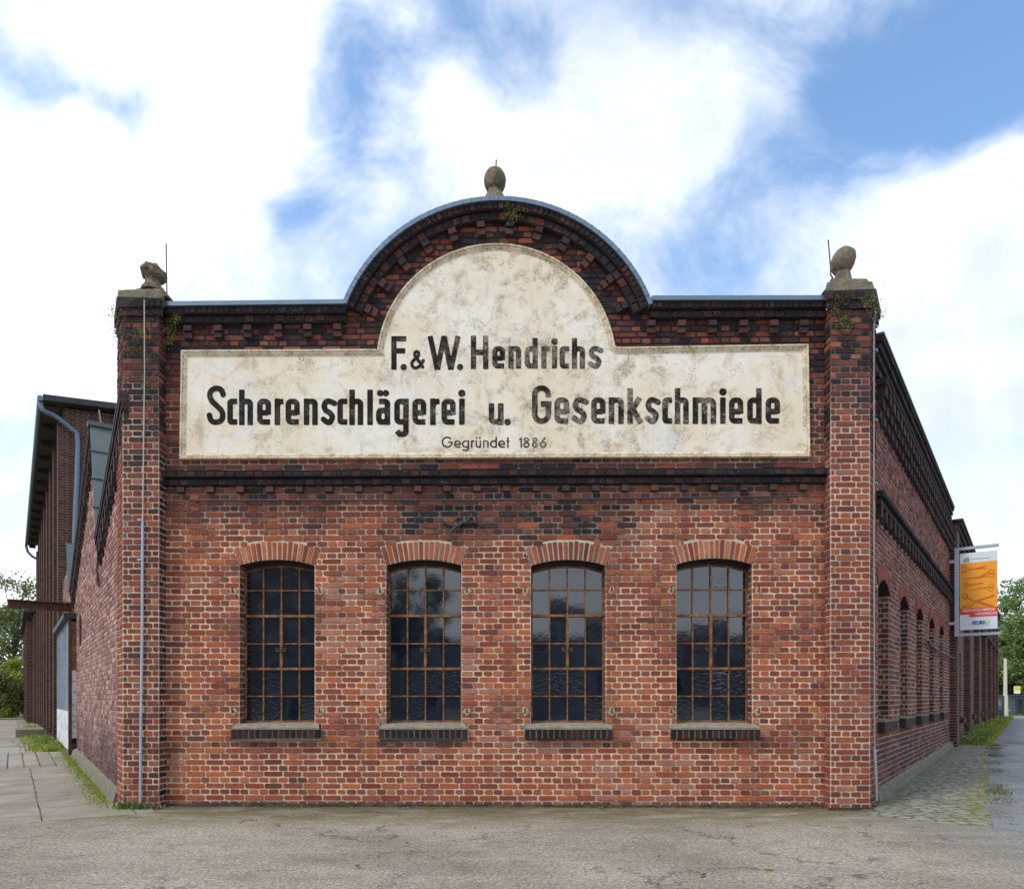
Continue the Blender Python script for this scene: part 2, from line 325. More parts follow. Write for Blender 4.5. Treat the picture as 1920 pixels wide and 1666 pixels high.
# ------------------------------------------------------------------ mesh helpers
class Frame:
    def __init__(s,O,U,N): s.O=Vector(O); s.U=Vector(U).normalized(); s.N=Vector(N).normalized()
    def p(s,u,z,v=0): q=s.O+s.U*u+s.N*v; return (q.x,q.y,q.z+z)
    def px(s,px,py,d=0):
        r=Vector(((px-CX)/FPX,1,(HY-py)/FPX)); k=(d+s.O.x*s.N.x+s.O.y*s.N.y)/(r.x*s.N.x+r.y*s.N.y)
        P=r*k; return ((P-s.O).x*s.U.x+(P-s.O).y*s.U.y, H+P.z)
class MB:
    def __init__(s): s.v=[]; s.f=[]; s.c=[]
    def face(s,pts,c=(.5,.5,.5)):
        i=len(s.v); s.v+= [tuple(p) for p in pts]; s.f.append(tuple(range(i,i+len(pts)))); s.c.append(c)
    def mesh(s,verts,faces,c=(.5,.5,.5)):
        i=len(s.v); s.v+=[tuple(p) for p in verts]; s.f+=[tuple(i+k for k in f) for f in faces]; s.c+=[c]*len(faces)
    def hexa(s,p,c=(.5,.5,.5)):   # 8 points: bottom 4 then top 4
        s.mesh(p,[(3,2,1,0),(4,5,6,7),(0,1,5,4),(1,2,6,5),(2,3,7,6),(3,0,4,7)],c)
    def box(s,fr,u0,u1,z0,z1,v0,v1,c=(.5,.5,.5)):
        s.hexa([fr.p(u0,z0,v1),fr.p(u1,z0,v1),fr.p(u1,z0,v0),fr.p(u0,z0,v0),fr.p(u0,z1,v1),fr.p(u1,z1,v1),fr.p(u1,z1,v0),fr.p(u0,z1,v0)],c)
    def prism(s,fr,poly,v0,v1,c=(.5,.5,.5),caps=True):
        n=len(poly); a=[fr.p(u,z,v0) for u,z in poly]; b=[fr.p(u,z,v1) for u,z in poly]
        fs=[(i,(i+1)%n,n+(i+1)%n,n+i) for i in range(n)]
        if caps: fs+=[tuple(range(n-1,-1,-1)),tuple(range(n,2*n))]
        s.mesh(a+b,fs,c)
    def tube(s,pts,r,seg=8,c=(.5,.5,.5),caps=True):
        pts=[Vector(p) for p in pts]; rs=r if isinstance(r,(list,tuple)) else [r]*len(pts)
        vs=[]; 
        for i,p in enumerate(pts):
            d=(pts[min(i+1,len(pts)-1)]-pts[max(i-1,0)]).normalized()
            a=d.cross(Vector((0,0,1)));
            if a.length<.1: a=d.cross(Vector((0,1,0)))
            a.normalize(); b=d.cross(a)
            for k in range(seg):
                t=2*math.pi*k/seg; vs.append(p+(a*math.cos(t)+b*math.sin(t))*rs[i])
        fs=[]
        for i in range(len(pts)-1):
            for k in range(seg): fs.append((i*seg+k,i*seg+(k+1)%seg,(i+1)*seg+(k+1)%seg,(i+1)*seg+k))
        if caps: fs+=[tuple(range(seg)),tuple(range((len(pts)-1)*seg,len(pts)*seg))]
        s.mesh(vs,fs,c)
    def lathe(s,prof,mtx,seg=20,c=(.5,.5,.5),jit=0):
        vs=[]
        for r,z in prof:
            for k in range(seg):
                t=2*math.pi*k/seg; p=Vector((r*math.cos(t),r*math.sin(t),z))
                if jit: p+=mnoise.noise_vector(p*9)*jit
                vs.append(mtx(p))
        fs=[]
        for i in range(len(prof)-1):
            for k in range(seg): fs.append((i*seg+k,i*seg+(k+1)%seg,(i+1)*seg+(k+1)%seg,(i+1)*seg+k))
        fs+=[tuple(range(seg)),tuple(range((len(prof)-1)*seg,len(prof)*seg))]
        s.mesh(vs,fs,c)
    def brick(s,fr,q,v0,v1,tint,joint=.012,rng=random,ch=.009,bev=.004,jit=.0022):
        # q: 4 corners (u,z) ccw; worn brick with clipped corners and a softened arris
        cx=sum(p[0] for p in q)/4; cz=sum(p[1] for p in q)/4
        h=joint*.5
        c=[]
        for i in range(4):
            a=q[i]; b=q[(i+1)%4]; d=q[(i-1)%4]
            e1=(b[0]-a[0],b[1]-a[1]); e2=(d[0]-a[0],d[1]-a[1])
            l1=math.hypot(*e1) or 1; l2=math.hypot(*e2) or 1
            e1=(e1[0]/l1,e1[1]/l1); e2=(e2[0]/l2,e2[1]/l2)
            p=(a[0]+(e1[0]+e2[0])*h+rng.uniform(-jit,jit),a[1]+(e1[1]+e2[1])*h+rng.uniform(-jit,jit)); c.append(p)
        ring=[]
        for i in range(4):
            a=c[i]; b=c[(i+1)%4]; d=c[(i-1)%4]
            k1=ch*rng.uniform(.5,1.7); k2=ch*rng.uniform(.4,1.2)
            l1=math.hypot(b[0]-a[0],b[1]-a[1]) or 1; l2=math.hypot(d[0]-a[0],d[1]-a[1]) or 1
            ring.append((a[0]+(d[0]-a[0])/l2*min(k2,l2*.3),a[1]+(d[1]-a[1])/l2*min(k2,l2*.3)))
            ring.append((a[0]+(b[0]-a[0])/l1*min(k1,l1*.3),a[1]+(b[1]-a[1])/l1*min(k1,l1*.3)))
        base=[fr.p(u,z,v0) for u,z in ring]
        W=max(abs(c[1][0]-c[0][0]),.01); Hh=max(abs(c[2][1]-c[1][1]),.01)
        tl=rng.uniform(-.0025,.0025); t2=rng.uniform(-.0025,.0025)
        def ins(u,z):
            du=cx-u; dz=cz-z; l=math.hypot(du,dz) or 1
            return (u+math.copysign(min(bev,abs(du)*.5),du), z+math.copysign(min(bev,abs(dz)*.5),dz))
        top=[]
        for u,z in ring:
            a,b=ins(u,z); top.append(fr.p(a,b,v1+tl*(u-cx)/W+t2*(z-cz)/Hh))
        i=len(s.v); s.v+=base+top
        for k in range(8): s.f.append((i+k,i+(k+1)%8,i+8+(k+1)%8,i+8+k)); s.c.append(tint)
        s.f.append(tuple(range(i+8,i+16))); s.c.append(tint)
    def build(s,name,material,parent=None,smooth=False,uv=False,loc=None):
        me=bpy.data.meshes.new(name)
        off=Vector(parent_loc(parent)) if parent else Vector(loc or (0,0,0))
        v=np.array(s.v,dtype=np.float64).reshape(-1,3)-np.array(off)
        me.from_pydata(v.tolist(),[],s.f); me.materials.append(MATS[material])
        nl=len(me.loops); lt=np.empty(len(me.polygons),dtype=np.int32); me.polygons.foreach_get('loop_total',lt)
        a=me.color_attributes.new('tint','FLOAT_COLOR','CORNER')
        c=np.array(s.c,dtype=np.float32).reshape(-1,3); c=np.concatenate([c,np.ones((len(c),1),np.float32)],1)
        a.data.foreach_set('color',np.repeat(c,lt,axis=0).ravel())
        if uv:
            l=me.uv_layers.new(name='UVMap'); 
            if isinstance(uv,list):
                vi=np.empty(nl,dtype=np.int32); me.loops.foreach_get('vertex_index',vi); l.data.foreach_set('uv',np.array(uv,dtype=np.float32)[vi].ravel())
            else:
                d=np.zeros((nl,2),np.float32)
                for p in me.polygons:
                    n=p.normal
                    for li in p.loop_indices:
                        w=v[me.loops[li].vertex_index]+np.array(off)
                        if abs(n.z)>.7: d[li]=(w[0],w[1])
                        else:
                            hl=math.hypot(n.x,n.y); d[li]=((-n.y*w[0]+n.x*w[1])/hl, w[2])
                l.data.foreach_set('uv',d.ravel())
        if smooth: me.polygons.foreach_set('use_smooth',[True]*len(me.polygons))
        o=bpy.data.objects.new(name,me); col.objects.link(o)
        if parent: o.parent=parent
        elif loc: o.location=loc
        return o
PL={}
def parent_loc(p):
    l=Vector((0,0,0))
    while p is not None: l+=p.location; p=p.parent
    return l
def tag(o,label=None,cat=None,group=None,kind=None):
    if label: o['label']=label
    if cat: o['category']=cat
    if group: o['group']=group
    if kind: o['kind']=kind
    return o
def thing(name,label,cat,loc=(0,0,0),group=None):
    o=bpy.data.objects.new(name,None); col.objects.link(o); o.location=loc; o.empty_display_size=.3
    return tag(o,label,cat,group)
def lerp(a,b,t): return a+(b-a)*t
def ss(a,b,x):
    t=min(1,max(0,(x-a)/(b-a))); return t*t*(3-2*t)
def interp(x,pts):
    if x<=pts[0][0]: return pts[0][1]
    for (a,b),(c,d) in zip(pts,pts[1:]):
        if x<=c: return b+(d-b)*(x-a)/(c-a)
    return pts[-1][1]
def fbm(x,y,s=1,seed=0):
    return mnoise.fractal(Vector((x*s+seed*7.3,y*s-seed*3.1,seed*1.7)),1.0,2.0,4)
def mixc(a,b,t): t=min(1,max(0,t)); return tuple(a[i]+(b[i]-a[i])*t for i in range(3))

# ------------------------------------------------------------------ frames of the three walls
YAW=.0132
FF=Frame((-.2423,9,0),(math.cos(YAW),-math.sin(YAW),0),(-math.sin(YAW),-math.cos(YAW),0))
PD=.17                                          # how far the corner piers stand proud
LU=Vector((-.585,.811,0)).normalized(); LN=Vector((-.811,-.585,0)).normalized()
RU=Vector((.6,.8,0)); RN=Vector((.8,-.6,0))
FL=Frame((-4.95,8.92,0),LU,LN)
FR=Frame((4.62,9.0,0),RU,RN)
def fz(py,px=925): return FF.px(px,py)[1]
def fu(px): return FF.px(px,1000)[0]
def gz(x,y):
    r=interp(y,[(8.5,0),(17.7,.15),(38,.27),(72,-.42),(300,-.6)])
    l=interp(y,[(8.5,0),(16,.11),(54,-.06),(300,-.1)])
    w=ss(-3,3,x); return l*(1-w)+r*w

# ------------------------------------------------------------------ brick colours
rng=random.Random(7)
REDS=[(a*1.0,b*1.06,c*.92) for a,b,c in [(.40,.088,.045),(.34,.070,.040),(.44,.105,.050),(.30,.060,.040),(.37,.085,.055),(.46,.15,.085),(.24,.052,.040),(.50,.12,.045),(.33,.10,.075),(.22,.058,.05),(.27,.07,.06)]]
SOOTC=(.030,.021,.024)
def soot_front(u,z):
    n=fbm(u,z,1.1,1)*.5+fbm(u,z,3.5,2)*.3+fbm(u*3.2,z*.5,1.0,6)*.35
    s=0
    s=max(s,.52+.44*ss(4.8,5.8,z+n*.5) if z>4.35 else 0)                              # crown of the parapet
    s=max(s,.38*ss(3.8,4.2,z))
    if 3.98+.05*n<z<4.47: s=max(s,.78)                                      # whole upper field a little darker
    s=max(s,ss(3.5,3.95,z+n*.5)*.62*(1-ss(4.9,5.2,z)))
    c=math.exp(-((u-.75)/1.5)**2)+.6*math.exp(-((u+1.0)/.8)**2)
    s=max(s,c*ss(2.8,3.75,z+n*.8)*.95*(1-ss(4.9,5.2,z)))
    s=max(s,.45*math.exp(-((z-.80)/.06)**2)*ss(-.3,.35,n+.15))
    s=max(s,.5*ss(.16,0,z+n*.1))
    s=max(s,.35*math.exp(-((u-fu(1240))/.35)**2)*ss(1.2,3.4,z)*ss(-.2,.3,n+.1))
    return min(1,max(0,s+n*.25*(s>.05)))
def tint_red(s,rg,pale=0,orange=0):
    c=rg.choice(REDS); c=mixc(c,(.35,.090,.042),.35); k=rg.uniform(.68,1.14); c=tuple(x*k for x in c)
    if rg.random()<.02: c=(.16,.055,.045)
    if rg.random()<pale: c=mixc(c,(.48,.22,.15),.6)
    if rg.random()<orange: c=mixc(c,(.50,.15,.055),.6)
    q=s*rg.uniform(.55,1.25)
    if s>.3 and rg.random()<.25: q*=.5
    return mixc(c,mixc((.095,.036,.038),SOOTC,q),q)
def tf_front(u,z,rg):
    s=soot_front(u,z)
    b_=fbm(u,z,.9,63)
    if b_>.05 and rg.random()<.35 and z<3.9: s=min(1,s+.20*min(1,b_*2.5))
    pale=.42*ss(.1,.45,fbm(u,z,.7,5)+.35*math.exp(-((u-fu(660))/.5)**2)*ss(1.4,2.2,z)*(1-ss(2.9,3.2,z))); orr=.10+.3*ss(.0,.4,fbm(u,z,.6,9))*(1-ss(1.5,2.2,z))
    return tint_red(s,rg,pale,orr)
def mf_front(u,z):
    s=soot_front(u,z); n=fbm(u,z,2.2,4)
    c=mixc((.66,.54,.385),(.27,.23,.18),ss(-.12,.5,n+.03-.25*ss(.95,.6,z))); c=tuple(x*(1+.2*fbm(u,z,8,3)) for x in c)
    return mixc(c,(.030,.026,.028),s*(.78+.34*ss(5.3,5.8,z)))
ROW=.0768
def rows(mb,fr,z0,z1,allowed,tf,mf,rg,joint=.0160,vb=-.0,vf=.009,phase=0.0,mort=True,L=.255,jit=.0022,seg=.16,ch=.013):
    k0=int(round(z0/ROW)); k=k0
    while k*ROW<z1-1e-6:
        za=k*ROW; zb=za+ROW; zc=(za+zb)/2
        hdr=(k%2==0); l=L/2 if hdr else L; off=phase+(0 if hdr else L*.25)+( .0 if (k//2)%2==0 or hdr else L*.5*0)
        for a,b in allowed(zc):
            if b-a<.02: continue
            if mort:
                n=max(1,int((b-a)/seg)); 
                for i in range(n):
                    x0=a+(b-a)*i/n; x1=a+(b-a)*(i+1)/n
                    mb.face([fr.p(x0,za,vb),fr.p(x1,za,vb),fr.p(x1,zb,vb),fr.p(x0,zb,vb)],mf((x0+x1)/2,zc))
            cuts=[a]; i=math.floor((a-off)/l)+1
            while off+i*l<b:
                c=off+i*l+rg.uniform(-.009,.009)
                if c-cuts[-1]>.055 and b-c>.04: cuts.append(c)
                i+=1
            cuts.append(b)
            for x0,x1 in zip(cuts,cuts[1:]):
                w0=.0035*mnoise.noise(Vector((x0*1.3,k*3.7,1))); w1=.0035*mnoise.noise(Vector((x1*1.3,k*3.7,1)))
                jt=joint*rg.uniform(.7,1.25)
                mb.brick(fr,[(x0,za+w0),(x1,za+w1),(x1,zb+w1),(x0,zb+w0)],vb-.002,vb+vf+rg.uniform(-.004,.003),tf((x0+x1)/2,zc,rg),jt,rg,ch=ch,jit=jit)
        k+=1

# ================================================================== FACTORY BUILDING
fac=thing('factory_building','red brick factory front with curved gable, cream painted sign panel and four rusty iron windows','building',(-.2423,9,0))
uL=fu(311); uR=fu(1549)
WIN=[(449,590),(724,865),(995.5,1135.5),(1268.5,1410)]
WCR=[1049,1049,1049,1046.5]
W=[]
for (a,b),cr in zip(WIN,WCR):
    cu=(fu(a)+fu(b))/2; hw=(fu(b)-fu(a))/2; zcr=FF.px((a+b)/2,cr)[1]; zs=FF.px((a+b)/2,1357)[1]
    rise=.078; Rr=(hw*hw+rise*rise)/(2*rise); W.append(dict(cu=cu,hw=hw,zc=zcr-Rr,R=Rr,zsp=zcr-rise,zcr=zcr,zs=zs,ang=math.asin(hw/Rr)))
VH=.245
def cut(ivs,a,b):
    r=[]
    for x,y in ivs:
        if b<=x or a>=y: r.append((x,y)); continue
        if a>x: r.append((x,a))
        if b<y: r.append((b,y))
    return r
def wexcl(w,z,sill=True):
    if z<w['zs']-.19: return None
    if z<w['zs']: return (w['cu']-w['hw']-.085,w['cu']+w['hw']+.085) if (sill and z<w['zs']) else None
    if z<w['zsp']: return (w['cu']-w['hw'],w['cu']+w['hw'])
    Ro=w['R']+VH; d=z-w['zc']
    if d<Ro:
        h=min(math.sqrt(Ro*Ro-d*d),d*math.tan(w['ang'])+.006); return (w['cu']-h,w['cu']+h)
    return None
fzd=lambda py,d: FF.px(925,py,d)[1]
ZL=fz(883)           # top of the lower ledge
def allow_low(z):
    iv=[(uL,uR)]
    for w in W:
        e=wexcl(w,z)
        if e: iv=cut(iv,*e)
    return iv
# sign panel outline (photo px -> wall coordinates)
def arcpx(cx,cy,r,a0,a1,n): return [(cx+r*math.cos(R(a0+(a1-a0)*i/n)),cy-r*math.sin(R(a0+(a1-a0)*i/n))) for i in range(n+1)]
sp=[(337,861),(1519,857),(1516,645.5),(1157,651.5)]+arcpx(931,682,225,8.6,172.8,40)+[(708,655),(340,657)]
SIGN=[FF.px(x,y,.035) for x,y in sp]
su=[p[0] for p in SIGN]
def sign_iv(z):
    xs=[]
    for (a,b),(c,d) in zip(SIGN,SIGN[1:]+SIGN[:1]):
        if (b-z)*(d-z)<0: xs.append(a+(c-a)*(z-b)/(d-b))
    return (min(xs)-.01,max(xs)+.01) if len(xs)>=2 else None
GC=FF.px(931,680,.155); GR=FF.px(931+313,680,.155)[0]-GC[0]; GC2=FF.px(931,681,.08);      # gable arc centre and radius
ZT=lambda u: lerp(FF.px(311,566,.155)[1],FF.px(1549,554,.155)[1],(u-uL)/(uR-uL))
ZTm=(ZT(uL)+ZT(uR))/2
def allow_up(z):
    if z<ZTm-.02: iv=[(uL,uR)]
    else:
        d=z-GC[1]
        if d>=GR-.05: return []
        h=math.sqrt((GR-.05)**2-d*d); iv=[(GC[0]-h,GC[0]+h)]
    s=sign_iv(z)
    if s: iv=cut(iv,*s)
    return iv
mb=MB()
rows(mb,FF,0,ZL,allow_low,tf_front,mf_front,rng)
rows(mb,FF,ZL,GC[1]+GR,allow_up,tf_front,mf_front,rng)
o=mb.build('front_wall','brickwork',fac)
# voussoirs over the windows
for w in W:
    m=MB(); n=16; a0=-w['ang']; 
    for i in range(n):
        t0=a0+2*w['ang']*i/n; t1=a0+2*w['ang']*(i+1)/n
        ri=w['R']-.004; ro=w['R']+VH+rng.uniform(-.012,.008)
        P=lambda r,t:(w['cu']+r*math.sin(t),w['zc']+r*math.cos(t))
        s=soot_front(w['cu'],w['zcr'])*.6
        m.brick(FF,[P(ri,t0),P(ri,t1),P(ro,t1),P(ro,t0)],-.002,.010+rng.uniform(-.003,.004),tint_red(s,rng,.15,.3),.018,rng,ch=.006)
    mm=[P(w['R'],a0+2*w['ang']*i/24) for i in range(25)]+[P(w['R']+VH+.02,a0+2*w['ang']*(1-i/24)) for i in range(25)]
    for i in range(24):
        m.face([FF.p(*mm[i],.001),FF.p(*mm[i+1],.001),FF.p(*mm[48-i],.001),FF.p(*mm[49-i],.001)],(.56,.46,.33))
    m.build('window_arch','brickwork',fac)

DEP=.19
def arch_window(fr,w,root,dep,front=True,seed=0,rowpx=None,cols=4,extra=None,name='window'):
    """iron factory window set back in its brick opening; parts below one Empty 'window'"""
    rg=random.Random(seed)
    O=fr.p(w['cu'],w['zs'],-dep)
    win=bpy.data.objects.new(name,None); col.objects.link(win); win.parent=root; win.location=Vector(O)-parent_loc(root)
    # reveal: jamb bricks and soffit tinted dark, recess shade painted into the colour
    rv=MB(); z0=w['zs']; cu,hw=w['cu'],w['hw']
    for sd_ in (-1,1):
        jf=Frame(fr.p(cu+sd_*hw,0,0),-fr.N,-sd_*fr.U)
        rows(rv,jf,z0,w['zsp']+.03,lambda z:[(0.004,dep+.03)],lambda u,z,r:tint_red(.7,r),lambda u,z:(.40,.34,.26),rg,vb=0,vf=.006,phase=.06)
    n=20
    for i in range(n):
        t0=-w['ang']+2*w['ang']*i/n; t1=-w['ang']+2*w['ang']*(i+1)/n
        P=lambda t:(cu+w['R']*math.sin(t),w['zc']+w['R']*math.cos(t))
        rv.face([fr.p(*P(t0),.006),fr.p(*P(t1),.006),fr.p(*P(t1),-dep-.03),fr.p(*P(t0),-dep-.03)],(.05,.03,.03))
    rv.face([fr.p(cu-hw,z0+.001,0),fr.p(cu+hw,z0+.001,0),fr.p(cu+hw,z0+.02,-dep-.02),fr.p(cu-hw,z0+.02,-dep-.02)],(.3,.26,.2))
    rv.build('reveal','brickwork',win)
    # frame
    fm=MB(); t=.0085; v0,v1=-dep-.012,-dep+.022
    hwi=hw-.012; Ri=w['R']-.06
    def ztop(u): 
        d=u-cu; return w['zc']+math.sqrt(max(Ri*Ri-d*d,0))
    b0=z0+.028
    rz=[FF.px(925,y)[1] for y in (1354,1304.5,1252,1204,1151,1102)] if rowpx is None else rowpx
    rz[0]=b0
    xs=[cu-hwi+2*hwi*i/cols for i in range(cols+1)]
    def bar(u0,u1,za,zb,pro=0): fm.box(fr,u0,u1,za,zb,v0,v1+pro)
    bar(cu-hwi,cu+hwi,b0-.012,b0+.014)
    for s_ in (-1,1): bar(cu+s_*hwi-.013,cu+s_*hwi+.013,b0+.014,ztop(cu+hwi)-.001,.002)
    for i in range(1,cols): bar(xs[i]-t,xs[i]+t,b0+.014,ztop(xs[i]),.004)
    for j in (1,3,5): bar(cu-hwi+.013,cu+hwi-.013,rz[j]-t,rz[j]+t,-.002)
    for j in (2,4): bar(cu-hwi+.013,cu+hwi-.013,rz[j]-.016,rz[j]+.016,.010)
    bar(cu-.018,cu+.018,rz[2]+.016,rz[4]-.016,.014)
    for i in range(n):
        def P2(r,t): return (cu+r*math.sin(t),w['zc']+r*math.cos(t))
        an=math.asin(hwi/Ri); t0=-an+2*an*i/n; t1=-an+2*an*(i+1)/n
        q=[P2(Ri-.008,t0),P2(Ri-.008,t1),P2(Ri+.012,t1),P2(Ri+.012,t0)]
        fm.hexa([fr.p(*q[0],v1-.004),fr.p(*q[1],v1-.004),fr.p(*q[1],v0),fr.p(*q[0],v0),fr.p(*q[3],v1-.004),fr.p(*q[2],v1-.004),fr.p(*q[2],v0),fr.p(*q[3],v0)])
    fm.build('frame','rusty_frame',win)
    # dark board closing the crown of the opening behind the frame
    hd=MB(); poly=[P2(Ri+.008,-math.asin(hw/(Ri+.008))*(1-2*i/n)) for i in range(n+1)]; poly=poly+[(cu+w['R']*math.sin(w['ang']*(1-2*i/n)),w['zc']+w['R']*math.cos(w['ang']*(1-2*i/n))) for i in range(n+1)]
    hd.prism(fr,poly,-dep-.03,-dep-.004); hd.build('head_board','black_iron',win)
    # handle
    h=MB(); hz=(rz[2]+rz[4])/2-.1
    for s_ in (-1,1):
        ring=[Vector(fr.p(cu+s_*.045+.022*math.cos(a),hz+.022*math.sin(a),v1+.02)) for a in [k*math.pi/5 for k in range(11)]]
        h.tube(ring,.006,5)
    h.tube([fr.p(cu,hz-.07,v1+.03),fr.p(cu,hz+.05,v1+.03)],.009,6); h.build('handle','rusty_frame',win)
    # glass
    g=MB()
    zz=rz+[None]
    for j in range(6):
        for i in range(cols):
            u0,u1=xs[i],xs[i+1]; za=zz[j]; 
            zb0=zb1=zz[j+1] if j<5 else None
            if j==5: zb0,zb1=ztop(u0),ztop(u1)
            a=rg.gauss(0,.0010); b=rg.gauss(0,.0011); rip=(1.0 if (j==1 and rg.random()<.75) or (j==0 and rg.random()<.4) or rg.random()<.05 else .07)
            um=(u0+u1)/2; zm=(za+zb0)/2; nn=3
            def V(u,z): return -dep+(u-um)*a/.12+(z-zm)*b/.12
            for q in range(nn):
                ua=lerp(u0,u1,q/nn); ub=lerp(u0,u1,(q+1)/nn)
                ta=ztop(ua) if j==5 else zb0; tb=ztop(ub) if j==5 else zb1
                g.face([fr.p(ua,za,V(ua,za)),fr.p(ub,za,V(ub,za)),fr.p(ub,tb,V(ub,tb)),fr.p(ua,ta,V(ua,ta))],(rip,0,0))
    g.build('pane','window_glass',win)
    return win
def sill(fr,w,root,win,v=.075):
    m=MB(); u0=w['cu']-w['hw']-.085; u1=w['cu']+w['hw']+.085; za=w['zs']-.185; zb=w['zs']-.062
    n=15
    m.box(fr,u0+.006,u1-.006,za+.006,zb-.004,0,v-.010,(.17,.15,.12))
    for i in range(n):
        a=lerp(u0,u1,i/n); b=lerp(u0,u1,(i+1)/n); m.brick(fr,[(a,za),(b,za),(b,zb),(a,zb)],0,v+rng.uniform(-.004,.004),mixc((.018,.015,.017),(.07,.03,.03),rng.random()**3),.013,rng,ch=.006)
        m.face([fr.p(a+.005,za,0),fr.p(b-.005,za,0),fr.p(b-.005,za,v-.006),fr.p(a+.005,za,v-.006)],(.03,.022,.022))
    for s_,u in ((1,u0),(-1,u1)): m.face([fr.p(u+s_*.005,za,0),fr.p(u+s_*.005,zb,0),fr.p(u+s_*.005,zb,v-.006),fr.p(u+s_*.005,za,v-.006)],(.04,.03,.03))
    s1=m.build('sill_course','brickwork',win)
    st=MB(); st.mesh([fr.p(u0+.01,zb-.003,v+.002),fr.p(u1-.01,zb-.003,v+.002),fr.p(u1-.01,zb-.003,0),fr.p(u0+.01,zb-.003,0),
                     fr.p(u0+.012,zb+.022,v),fr.p(u1-.012,zb+.022,v),fr.p(u1-.03,w['zs']+.004,0),fr.p(u0+.03,w['zs']+.004,0)],
                    [(0,1,5,4),(4,5,6,7),(1,2,6,5),(3,0,4,7),(3,2,1,0)])
    st.box(fr,w['cu']-w['hw']+.002,w['cu']+w['hw']-.002,w['zs']-.03,w['zs']+.006,-DEP-.02,.0)
    st.build('sill','sill_stone',win)
wlab=['first window from the left, its panes almost black','second window from the left','third window from the left with pale sky in its top panes','rightmost of the four front windows']
for i,w in enumerate(W):
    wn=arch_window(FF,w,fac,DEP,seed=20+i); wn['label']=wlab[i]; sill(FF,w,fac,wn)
    # shutter pintles
    for sx in (-1,1):
        for py in (1108,1333):
            u=w['cu']+sx*(w['hw']+.075); z=fz(py); m=MB()
            m.tube([FF.p(u,z,0),FF.p(u,z,.05)],.011,6); m.tube([FF.p(u,z-.02,.05),FF.p(u,z+.045,.05)],.010,6)
            pt=[(u+.045*math.cos(a)*rng.uniform(.7,1.2),z+.055*math.sin(a)*rng.uniform(.7,1.2)) for a in [k*math.pi/5 for k in range(10)]]
            m.build('shutter_hinge','dark_rust',fac)
            q=MB(); q.prism(FF,pt,.0,.0125,(.44,.34,.22)); q.build('mortar_patch','brickwork',fac)

# ------------------------------------------------------------------ ledge between the storeys
DARK=lambda: mixc((.018,.017,.020),(.070,.030,.030),rng.random()**2.4)
def course(m,fr,u0,u1,za,zb,v0,v1,L,tf=None,back=True,joint=.010,capbot=True,backc=(.035,.03,.03)):
    n=max(1,int(round((u1-u0)/L)))
    if back: m.box(fr,u0,u1,(za(u0) if callable(za) else za)+.004,(zb(u0) if callable(zb) else zb)-.004,v0,v1-.012,backc)
    for i in range(n):
        a=lerp(u0,u1,i/n); b=lerp(u0,u1,(i+1)/n)
        A=za(a) if callable(za) else za; A2=za(b) if callable(za) else za; B=zb(a) if callable(zb) else zb; B2=zb(b) if callable(zb) else zb
        m.brick(fr,[(a,A),(b,A2),(b,B2),(a,B)],v0,v1+rng.uniform(-.005,.004),tf() if tf else DARK(),joint,rng,ch=.006,bev=.005)
m=MB(); a_=fu(303); b_=fu(1556)
zA=fzd(891.5,.115); zB=fzd(879.5,.115); zC=fzd(907,.075); zD=fzd(895,.075)
course(m,FF,a_,b_,zA,zB,0,.115,.125)
course(m,FF,a_+.02,b_-.02,zC,min(zD,zA-.012),0,.075,.125)
m.box(FF,a_,b_,zA-.014,zA+.002,0,.05,(.02,.018,.018))
m.build('ledge','brickwork',fac)
m=MB(); zE_=zB+.002; m.mesh([FF.p(a_,zE_,.112),FF.p(b_,zE_,.112),FF.p(b_,zE_,0),FF.p(a_,zE_,0),FF.p(a_,zE_+.004,.10),FF.p(b_,zE_+.004,.10),FF.p(b_,zE_+.03,.0),FF.p(a_,zE_+.03,0)],[(0,1,5,4),(4,5,6,7),(1,2,6,5),(3,0,4,7)])
m.build('ledge_weathering','sill_stone',fac)
x=342
while x<1520:
    m=MB(); c=fu(x); za,zb=fzd(921,.055),zC-.002
    m.box(FF,c-.048,c+.048,za+.003,zb,-.0,.046,(.03,.022,.022))
    m.brick(FF,[(c-.054,za),(c+.054,za),(c+.054,zb),(c-.054,zb)],0,.056,mixc((.05,.040,.043),(.14,.055,.045),rng.random()),.008,rng,ch=.006)
    m.build('dentil','brickwork',fac); x+=55.3
# steel rod under the ledge
m=MB(); m.tube([FF.p(fu(359),fz(937.5),.05),FF.p(fu(930),fz(939.5),.05),FF.p(fu(1492),fz(935),.05)],.014,8)
for i in range(13): m.tube([FF.p(fu(372+92*i),fz(938),-.0),FF.p(fu(372+92*i),fz(938),.06)],.011,6)
m.build('conduit_rail','black_iron',fac)
# wrought iron wall anchor
m=MB()
def spl(pts,n=6):
    out=[]; P=[Vector(p) for p in pts]
    for i in range(len(P)-1):
        p0=P[max(i-1,0)];p1=P[i];p2=P[i+1];p3=P[min(i+2,len(P)-1)]
        for k in range(n):
            t=k/n; out.append(.5*((2*p1)+(-p0+p2)*t+(2*p0-5*p1+4*p2-p3)*t*t+(-p0+3*p1-3*p2+p3)*t**3))
    out.append(P[-1]); return out
fp=lambda x,y,v=.035: FF.p(*FF.px(x,y),v)
m.tube(spl([fp(829,975),fp(838,983),fp(850,986),fp(863,981),fp(877,979),fp(890,980),fp(900,984),fp(904,989)]),[.006]+[.013]*41+[.006],6)
m.tube(spl([fp(886,955,.045),fp(885,966,.045),fp(878,976,.045),fp(864,984,.045),fp(852,991,.045),fp(846,1001,.045),fp(850,1012,.045)]),[.006]+[.013]*35+[.006],6)
m.tube([FF.p(*FF.px(867,981),0),FF.p(*FF.px(867,981),.06)],.02,8)
m.build('iron_wall_anchor','black_iron',fac)

